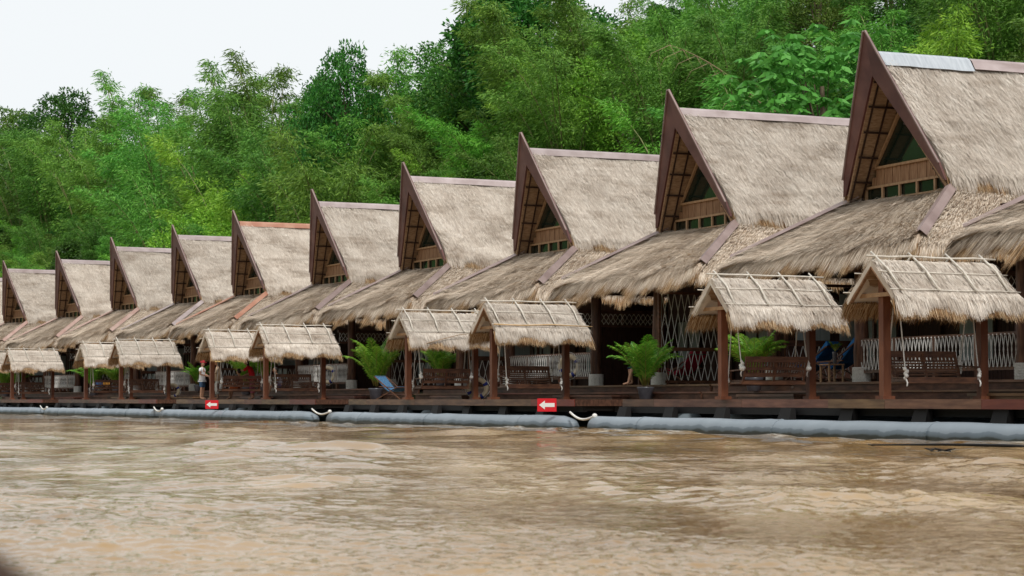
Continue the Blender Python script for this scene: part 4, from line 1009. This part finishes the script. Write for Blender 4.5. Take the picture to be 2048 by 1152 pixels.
# floating debris
g_ = np.random.default_rng(5)
c = ray(1960, 897); c = c[:2] * EYE / -c[2]
MB().tube([(c[0] - 1.4, c[1] + 2.4, .0), (c[0] - .4, c[1] + .7, .045), (c[0] + .3, c[1] - .3, .05), (c[0] + 1.3, c[1] - 1.9, .02)], [.01, .02, .025, .012], 7).build('floating_log', M['joist'], None, True)
tag(bpy.data.objects['floating_log'], 'thin dark log floating near the right edge', 'log')
c = ray(1880, 902); c = c[:2] * EYE / -c[2]; mb = MB()
for i in range(9): a = g_.uniform(0, 6.3); mb.tube([(c[0] + g_.uniform(-.15, .15), c[1] + g_.uniform(-.2, .2), .0), (c[0] + .22 * math.cos(a), c[1] + .25 * math.sin(a), .035)], .008, 5)
tag(mb.build('floating_branch', M['joist']), 'small dark leafy branch floating left of the log', 'branch')

# ------------------------------------------------------------------ people
cloth = lambda n, c, c2=None: mat(n, c, .9, c2 or tuple(v * .8 for v in c), 12)
def putp(o, k, px, y, z, face, s=1.0): o.scale = tuple(v * 1.05 for v in o.scale); o.location = W(k, lx(px, k, y), y, z); o.rotation_euler = (0, 0, face)
p = person('person in a red cap, white t-shirt and denim shorts standing by a swing post', dict(el0=(.22, -.02, 1.08), wr0=(.14, -.24, 1.0), el1=(-.22, -.02, 1.08), wr1=(-.14, -.26, 1.0)),
           cloth('white_tshirt', (.88, .88, .90)), .3, .06, cloth('denim', (.06, .12, .22)), .48, 'short', 'cap', 1.0, pants_r=.035)
putp(p, 2, 404, -4.66, 0, R(72)); p.scale = (1.0, 1.0, .97)
p = person('person in a straw hat and beige top behind the swing post, facing the red cap', dict(el0=(.22, -.05, 1.08), wr0=(.16, -.26, 1.12), wr1=(-.14, -.24, .95), el1=(-.22, -.02, 1.06), head=(0, -.03, 1.44)),
           cloth('beige_top', (.52, .38, .26)), .55, .05, cloth('white_trousers', (.62, .66, .62)), .85, 'long', 'straw', .96, pants_r=.04)
putp(p, 2, 435, -4.0, 0, R(-85))
p = person('person in a red top with white sleeve bending over the swing bench, pink trousers', dict(spine=(0, -.04, 1.05), chest=(0, -.14, 1.2), neck=(0, -.22, 1.32), head=(0, -.25, 1.38), sh0=(.15, -.14, 1.27), sh1=(-.15, -.14, 1.27), el0=(.2, -.32, 1.12), wr0=(.16, -.56, 1.18), el1=(-.2, -.2, 1.02), wr1=(-.15, -.4, .95)),
           cloth('red_top', (.68, .02, .03)), .5, .04, cloth('pink_trousers', (.62, .22, .33)), .8, 'long', None, 1.0)
putp(p, 2, 505, -3.0, 0, R(-100))
p = person('person in orange shorts sitting on the swing bench, seen through its slats', dict(pelvis=(0, .0, .50), spine=(0, .03, .66), chest=(0, .0, .83), neck=(0, -.03, .98), head=(0, -.06, 1.05), sh0=(.16, 0, .93), sh1=(-.16, 0, .93), el0=(.2, -.06, .68), wr0=(.12, -.26, .6), el1=(-.2, -.06, .68), wr1=(-.12, -.26, .6), hi0=(.09, -.05, .48), hi1=(-.09, -.05, .48), kn0=(.1, -.44, .46), kn1=(-.1, -.44, .46), an0=(.1, -.42, .07), to0=(.1, -.58, .03), an1=(-.1, -.5, .07), to1=(-.1, -.66, .03)),
           cloth('maroon_top', (.16, .02, .03)), .4, .0, cloth('orange_shorts', (.50, .10, .02)), .5, 'short', None, .95)
putp(p, 2, 480, -3.5, 0, R(-115))
p = person('person in white t-shirt and navy shorts sitting on the porch step with a bag', dict(pelvis=(0, .1, .16), spine=(0, .07, .32), chest=(0, 0, .48), neck=(0, -.06, .62), head=(0, -.11, .69), sh0=(.16, 0, .58), sh1=(-.16, 0, .58), el0=(.2, -.18, .38), wr0=(.1, -.4, .36), el1=(-.2, -.18, .38), wr1=(-.1, -.4, .34), hi0=(.09, .05, .14), hi1=(-.09, .05, .14), kn0=(.12, -.34, .34), kn1=(-.12, -.34, .34), an0=(.1, -.42, -.12), to0=(.1, -.58, -.17), an1=(-.1, -.34, -.12), to1=(-.1, -.5, -.17)),
           cloth('light_tshirt', (.55, .57, .68)), .4, .0, cloth('navy_shorts', (.02, .045, .16)), .5, 'short', None, 1.0)
putp(p, 2, 556, -1.62, .40, R(-60))
bag = MB().ball((0, 0, 0), .17, 12, 8, (1, .6, 1.15)).tube([(-.1, 0, .15), (-.05, 0, .27), (.05, 0, .27), (.1, 0, .15)], .012, 6).build('cloth_bag', cloth('sage_bag', (.25, .28, .22)), None, True)
bag.location = W(2, lx(546, 2, -1.9), -1.9, .75); tag(bag, 'greenish cloth bag held in front of the seated person', 'bag')
p = person('person sitting behind the nearest potted palm with one bare leg showing', dict(pelvis=(0, .1, .42), spine=(0, .14, .58), chest=(0, .12, .76), neck=(0, .1, .91), head=(0, .06, .98), sh0=(.16, .1, .86), sh1=(-.16, .1, .86), el0=(.2, .0, .62), wr0=(.1, -.2, .52), el1=(-.2, 0, .62), wr1=(-.1, -.2, .52), hi0=(.09, .05, .40), hi1=(-.09, .05, .40), kn0=(.12, -.38, .46), kn1=(-.12, -.38, .46), an0=(.1, -.48, .07), to0=(.1, -.64, .03), an1=(-.1, -.30, .07), to1=(-.1, -.46, .03)),
           M['navy'], .5, .0, M['navy'], .52, 'short', None, 1.0)
putp(p, 1, 1288, -.95, .4, R(-75))
st = MB().box(-.2, .2, -.2, .2, .28, .34).box(-.17, -.13, -.17, -.13, 0, .28).box(.13, .17, -.17, -.13, 0, .28).box(.13, .17, .13, .17, 0, .28).box(-.17, -.13, .13, .17, 0, .28).build('stool', M['bench'])
st.location = W(1, lx(1292, 1, -.9), -.9, .4); st.rotation_euler = (0, 0, rz(1)); tag(st, 'low dark stool under the person behind the palm', 'stool')

# ------------------------------------------------------------------ vegetation
def leaves(P, d, L, Wd, g):
    n = len(P); d = d / np.linalg.norm(d, axis=1)[:, None]; rnd = g.normal(0, 1, (n, 3)); s = np.cross(d, rnd); s /= np.linalg.norm(s, axis=1)[:, None]
    L = (L * g.uniform(.6, 1.3, n))[:, None]; Wd = (Wd * g.uniform(.7, 1.3, n))[:, None] / 2
    V = np.stack([P, P + d * L * .4 + s * Wd, P + d * L, P + d * L * .4 - s * Wd], 1).reshape(-1, 3)
    return V, np.arange(n * 4).reshape(-1, 4)
def make_bamboo(seed, H=11, n=16, reach=3.6, leaf='lf_bamboo', dens=1.0, open_=False):
    g = np.random.default_rng(seed); root = empty('bamboo_clump'); st = MB(); Ps, Ds = [], []
    for i in range(n):
        az = g.uniform(0, 6.28); b = np.array([math.cos(az), math.sin(az), 0]); out = b.copy(); h = H * g.uniform(.5, 1.0) * (1.0 if i > 2 else 1.1); rc = reach * g.uniform(.35, 1.15) * h / H; base = b * g.uniform(.1, .9)
        drp = g.uniform(.15, .45)
        c = lambda t: base + out * rc * t ** 2.1 + np.array([0, 0, h * (t * (1 + drp * .7) - drp * t ** 3 * .9)])
        st.tube([tuple(c(t)) for t in np.linspace(0, 1, 9)], [.07 * (1 - .8 * t) for t in np.linspace(0, 1, 9)], 5, False)
        m = int(44 * h / 8 * dens * (.7 if open_ else 1)); ts = g.beta(1.6, 1.1, m) * .92 + .10; ts = np.clip(ts, .12, 1.02)
        for t in ts:
            p = c(t); rad = (.95 * math.sin(math.pi * min(1, t) ** .9) + .25) * (.6 if open_ else 1); a = g.uniform(0, 6.28)
            tw = np.array([math.cos(a), math.sin(a), g.uniform(-.1, .55)]) + out * .4; tw /= np.linalg.norm(tw); q = p + tw * rad * g.uniform(.35, 1.0)
            k = int(g.integers(28, 44)); sp = g.normal(0, 1, (k, 3)) * np.array([.26, .26, .12]) * (.7 + rad * .35)
            Ps.append(q + sp); dd = sp * 1.2 + tw * .6 + out * .3 + np.array([0, 0, -.55]) + g.normal(0, .35, (k, 3)); Ds.append(dd)
    V, Fq = leaves(np.concatenate(Ps), np.concatenate(Ds), .27, .05, g)
    mk('bamboo_foliage', V, [Fq], M[leaf], root); st.build('culms', M['culm'], root, True); return root
def make_tree(seed, H=10, Wd=3.2, nl=20, leaf='lf_dark', per=900, ls=.22, lw=.10, kind='round', name='broadleaf_tree'):
    g = np.random.default_rng(seed); root = empty(name); st = MB(); Ps, Ds = [], []
    st.tube([(0, 0, -.5), (.15, .05, H * .25), (-.1, .1, H * .5), (.05, 0, H * .8)], [.26, .22, .16, .06], 8, False)
    for i in range(nl):
        t = (i + .5) / nl; z = H * (.22 + .76 * t)
        env = {'round': math.sin(math.pi * (.12 + .84 * t)) ** .7, 'column': .62 + .3 * math.sin(9 * t + seed), 'umbrella': .25 + .95 * max(0, math.sin(math.pi * min(1, t * .75 + .2)) ** 1.0) if t > .45 else .3}[kind]
        a = i * 2.39996 + g.uniform(-.4, .4); rr = Wd * env * math.sqrt(g.uniform(.15, 1)); R0 = g.uniform(.75, 1.25) * Wd * .36 * (.55 + .5 * env)
        c = np.array([rr * math.cos(a), rr * math.sin(a), z]); st.tube([(0, 0, z * .55), tuple(c * np.array([.5, .5, 1]) - np.array([0, 0, .4])), tuple(c)], [.08, .05, .02], 5, False)
        n = int(per * (R0 / (Wd * .36)) ** 1.6); d = g.normal(0, 1, (n, 3)); d /= np.linalg.norm(d, axis=1)[:, None]; d[:, 2] = np.where((d[:, 2] < -.35) & (g.random(n) < .7), -d[:, 2], d[:, 2])
        lump = 1 + .28 * np.sin(d[:, 0] * 5 + i) * np.sin(d[:, 1] * 5 + 2 * i) + .16 * np.sin(d[:, 2] * 9 + d[:, 0] * 8)
        rad = R0 * lump * (1 - .35 * g.random(n) ** 2.2); Ps.append(c + d * rad[:, None] * np.array([1.1, 1.1, .85])); Ds.append(d * .7 + g.normal(0, .5, (n, 3)) + np.array([0, 0, -.35]))
    V, Fq = leaves(np.concatenate(Ps), np.concatenate(Ds), ls, lw, g)
    mk('crown', V, [Fq], M[leaf], root); st.build('trunk', M['trunk'], root, True); return root
def make_bigleaf(seed, H=9, Wd=2.7):
    g = np.random.default_rng(seed); root = empty('broad_leaved_tree'); st = MB(); Ps, Ds = [], []
    st.tube([(0, 0, -.5), (.1, 0, H * .4), (0, 0, H * .85)], [.2, .16, .06], 8, False)
    for i in range(330):
        t = g.random() ** .8; z = H * (.3 + .68 * t); a = g.uniform(0, 6.28); rr = Wd * (math.sin(math.pi * (.15 + .8 * t)) ** .6) * g.uniform(.55, 1.0)
        c = np.array([rr * math.cos(a), rr * math.sin(a), z]); (st.tube([(0, 0, z * .7), tuple(c)], [.03, .008], 4, False) if i % 9 == 0 else None)
        for w_ in range(int(g.integers(2, 4))):
            cc = c + g.normal(0, .3, 3); k = 8; aa = np.arange(k) * 6.28 / k + g.uniform(0, 1)
            dd = np.stack([np.cos(aa), np.sin(aa), np.full(k, -.55) + g.uniform(-.2, .2, k)], 1); Ps.append(np.repeat(cc[None], k, 0)); Ds.append(dd)
    V, Fq = leaves(np.concatenate(Ps), np.concatenate(Ds), .36, .12, g)
    mk('crown', V, [Fq], M['lf_big'], root); st.build('trunk', M['trunk'], root, True); return root
TR = {
 'b0': (make_bamboo(101, 10, 18, 5.0), 10, 'arching feathery bamboo clump'),
 'b1': (make_bamboo(102, 10, 17, 3.6), 10, 'upright feathery bamboo clump'),
 'b2': (make_bamboo(103, 10, 18, 5.4, 'lf_lime'), 10, 'yellow-green drooping bamboo clump'),
 'b3': (make_bamboo(104, 10, 7, 2.0, 'lf_bamboo', .95, True), 10.5, 'thin open bamboo spray'),
 't0': (make_tree(201, 10, 3.2, 24), 10.6, 'dark rounded broadleaf tree'),
 't1': (make_tree(202, 10, 3.0, 22, 'lf_olive', 800), 10.6, 'olive green rounded tree'),
 't2': (make_tree(203, 10, 2.0, 34, 'lf_dark', 900, .24, .11, 'column', 'vine_covered_tree'), 10.5, 'tall dark vine-covered tree'),
 't3': (make_tree(204, 10, 3.3, 22, 'lf_lime', 800), 10.6, 'bright yellow-green leafy tree'),
}
big = make_bigleaf(301)
index_kids()
placed = []
def tree_px(kind, px, D, top_py=None, H=None, rot=None, sq=1.0, drop=0.0):
    r = ray(px, 400)[:2]; r = r / np.linalg.norm(r); t = D / float(r @ DX); p = r * t; S = float(p @ SX); gz = float(ground(np.array([D]), np.array([S]))[0]) - .3 - drop
    if H is None:
        rr = ray(px, top_py); H = EYE + rr[2] / math.hypot(rr[0], rr[1]) * t - gz
    pr, h0, lab = TR[kind]; s = H / h0
    placed.append((kind, D, S, (float(p[0]), float(p[1]), gz), s, rot if rot is not None else random.uniform(0, 6.28), sq))
random.seed(99); g = np.random.default_rng(77)
tiers = [45.6, 49.2, 53.5, 58.5, 64, 70.5]
for ti, D in enumerate(tiers):
    step = (5.0, 5.4, 5.8, 6.2, 7.0, 8.0)[ti]; S = 0.0; first = True
    s0 = D * 1.08; s1 = D * 5.5; S = s0
    while S < s1:
        Sj = S + g.uniform(-1.2, 1.2); Dj = D + g.uniform(-1.5, 1.5)
        tcr = crest(Sj)
        if ti >= 3 and tcr < 16 and ti > 4: S += step; continue
        kind = g.choice(['b0', 'b1', 'b2', 'b0', 'b1', 't0', 't1', 't2', 't3'], p=[.19, .16, .12, .1, .1, .12, .09, .06, .06])
        H = g.uniform(7.2, 10.5) if ti else g.uniform(5.0, 8.2)
        if tcr < 16: H *= .86
        p = DX * Dj + SX * Sj; gz = float(ground(np.array([Dj]), np.array([Sj]))[0]) - .4
        placed.append((kind, D, Sj, (float(p[0]), float(p[1]), gz), H / TR[kind][1], g.uniform(0, 6.28), 1.0)); S += step * g.uniform(.85, 1.2)
# trees that make the skyline of the photograph
for kind, px, D, top, *sq_ in [('b3', 265, 63, 118), ('b3', 290, 64, 150), ('t0', 130, 68, 178), ('b0', 60, 60, 262), ('b1', 112, 61, 240), ('b0', 178, 60, 228), ('b1', 225, 59, 215), ('b0', 5, 61, 275), ('b0', 330, 58, 205), ('b0', 590, 54, 235), ('b0', 740, 52, 235), ('b0', 585, 50, 260), ('t1', 20, 70, 205), ('b3', 385, 62, 148), ('b0', 430, 58, 175), ('b3', 480, 60, 92), ('b3', 535, 59, 72), ('b1', 520, 56, 150),
                         ('t0', 690, 51, 84, .58), ('t2', 648, 51, 140, .55), ('b0', 670, 48, 235), ('t1', 655, 53, 205), ('b3', 790, 57, 64), ('b1', 825, 56, 98), ('b3', 850, 58, 108), ('b1', 880, 55, 150),
                         ('t2', 1010, 56, -60), ('t0', 960, 57, 40), ('b1', 1060, 54, 5), ('t0', 1090, 58, -60), ('b1', 1200, 57, -30), ('t0', 930, 60, 110), ('b0', 1130, 52, 60), ('t3', 400, 46.5, 418), ('t3', 455, 46, 440), ('b2', 470, 49, 285), ('b0', 350, 47, 330)]:
    tree_px(kind, px, D, top, sq=(sq_ or [1.0])[0])
placed.sort(key=lambda q: (q[1], q[2]))
rown = {}; rows = ['front', 'second', 'third', 'fourth', 'fifth', 'top']
def rowof(D): return int(np.argmin([abs(D - t) for t in tiers]))
byrow = {}
for q in placed: byrow.setdefault((rowof(q[1]), q[0]), []).append(q)
for (ri, kind), L in byrow.items():
    L.sort(key=lambda q: q[2])
    for i, (kd, D, S, loc, s, rot, sq) in enumerate(L):
        pr, h0, lab = TR[kd]
        o = inst(pr, loc, rot, f'{lab}, {ORD[min(i, 39)]} such from the right in the {rows[ri]} row uphill', 'bamboo' if kd[0] == 'b' else 'tree', 'trees and bamboo on the hillside', (s * sq, s * sq, s))
r = ray(1645, 300)[:2]; r /= np.linalg.norm(r); t_ = 46.5 / float(r @ DX); p = r * t_
big.location = (float(p[0]), float(p[1]), 1.2); rr = ray(1645, 52); hh = EYE + rr[2] / math.hypot(rr[0], rr[1]) * t_ - 1.2; big.scale = (hh / 9.2 * 1.0, hh / 9.2 * 1.0, hh / 9.2)
tag(big, 'bright tree with big drooping palmate leaves behind the nearest gable', 'tree')
# dry bare culms arching out of the bamboo
for px, py, D, dx in ((1340, 90, 46.5, 5.0), (1490, 190, 46, 4.0)):
    rr = ray(px, py); hr = math.hypot(rr[0], rr[1]); q = rr / hr; t_ = D / float(q[:2] @ DX); e = Vector((q[0] * t_, q[1] * t_, EYE + q[2] * t_)); rt = Vector((.95, .3, 0))
    b = e + rt * dx + Vector((0, 0, -3.0)); m = b.lerp(e, .5) + Vector((0, 0, .9)); mb = MB(); pts = []
    for i in range(9):
        t2 = i / 8; pts.append(b * (1 - t2) ** 2 + m * 2 * t2 * (1 - t2) + e * t2 ** 2)
    mb.tube(pts, [.05 * (1 - .85 * i / 8) for i in range(9)], 5)
    for i in range(3, 9):
        for s in (-1, 1): mb.tube([pts[i], pts[i] + Vector((-.5 * s - .3, .1, -.35)), pts[i] + Vector((-.8 * s - .3, .1, -.9))], [.014, .01, .005], 4)
    o = mb.build('dry_bamboo_culm', M['deadculm'], None, True); tag(o, 'bare brown bamboo culm arching ' + {1340: 'over the right-hand bamboo below the top edge', 1490: 'left of the big-leaved tree', 1165: 'above the third gable from the right'}[px], 'bamboo', 'dry bamboo culms')

# weathered gunwale of the boat the picture is taken from, out of focus at the lower left
MB().tube([(-.50, .85, .57), (-.335, .95, .642), (-.247, 1.0, .650), (-.231, 1.01, .638), (-.226, 1.02, .56)], [.03, .026, .02, .018, .02], 10).build('boat_gunwale', mat('dark_boat_wood', (.05, .03, .02), .8), None, True)
tag(bpy.data.objects['boat_gunwale'], 'dark blurred edge of the boat at the lower left corner', 'boat edge')
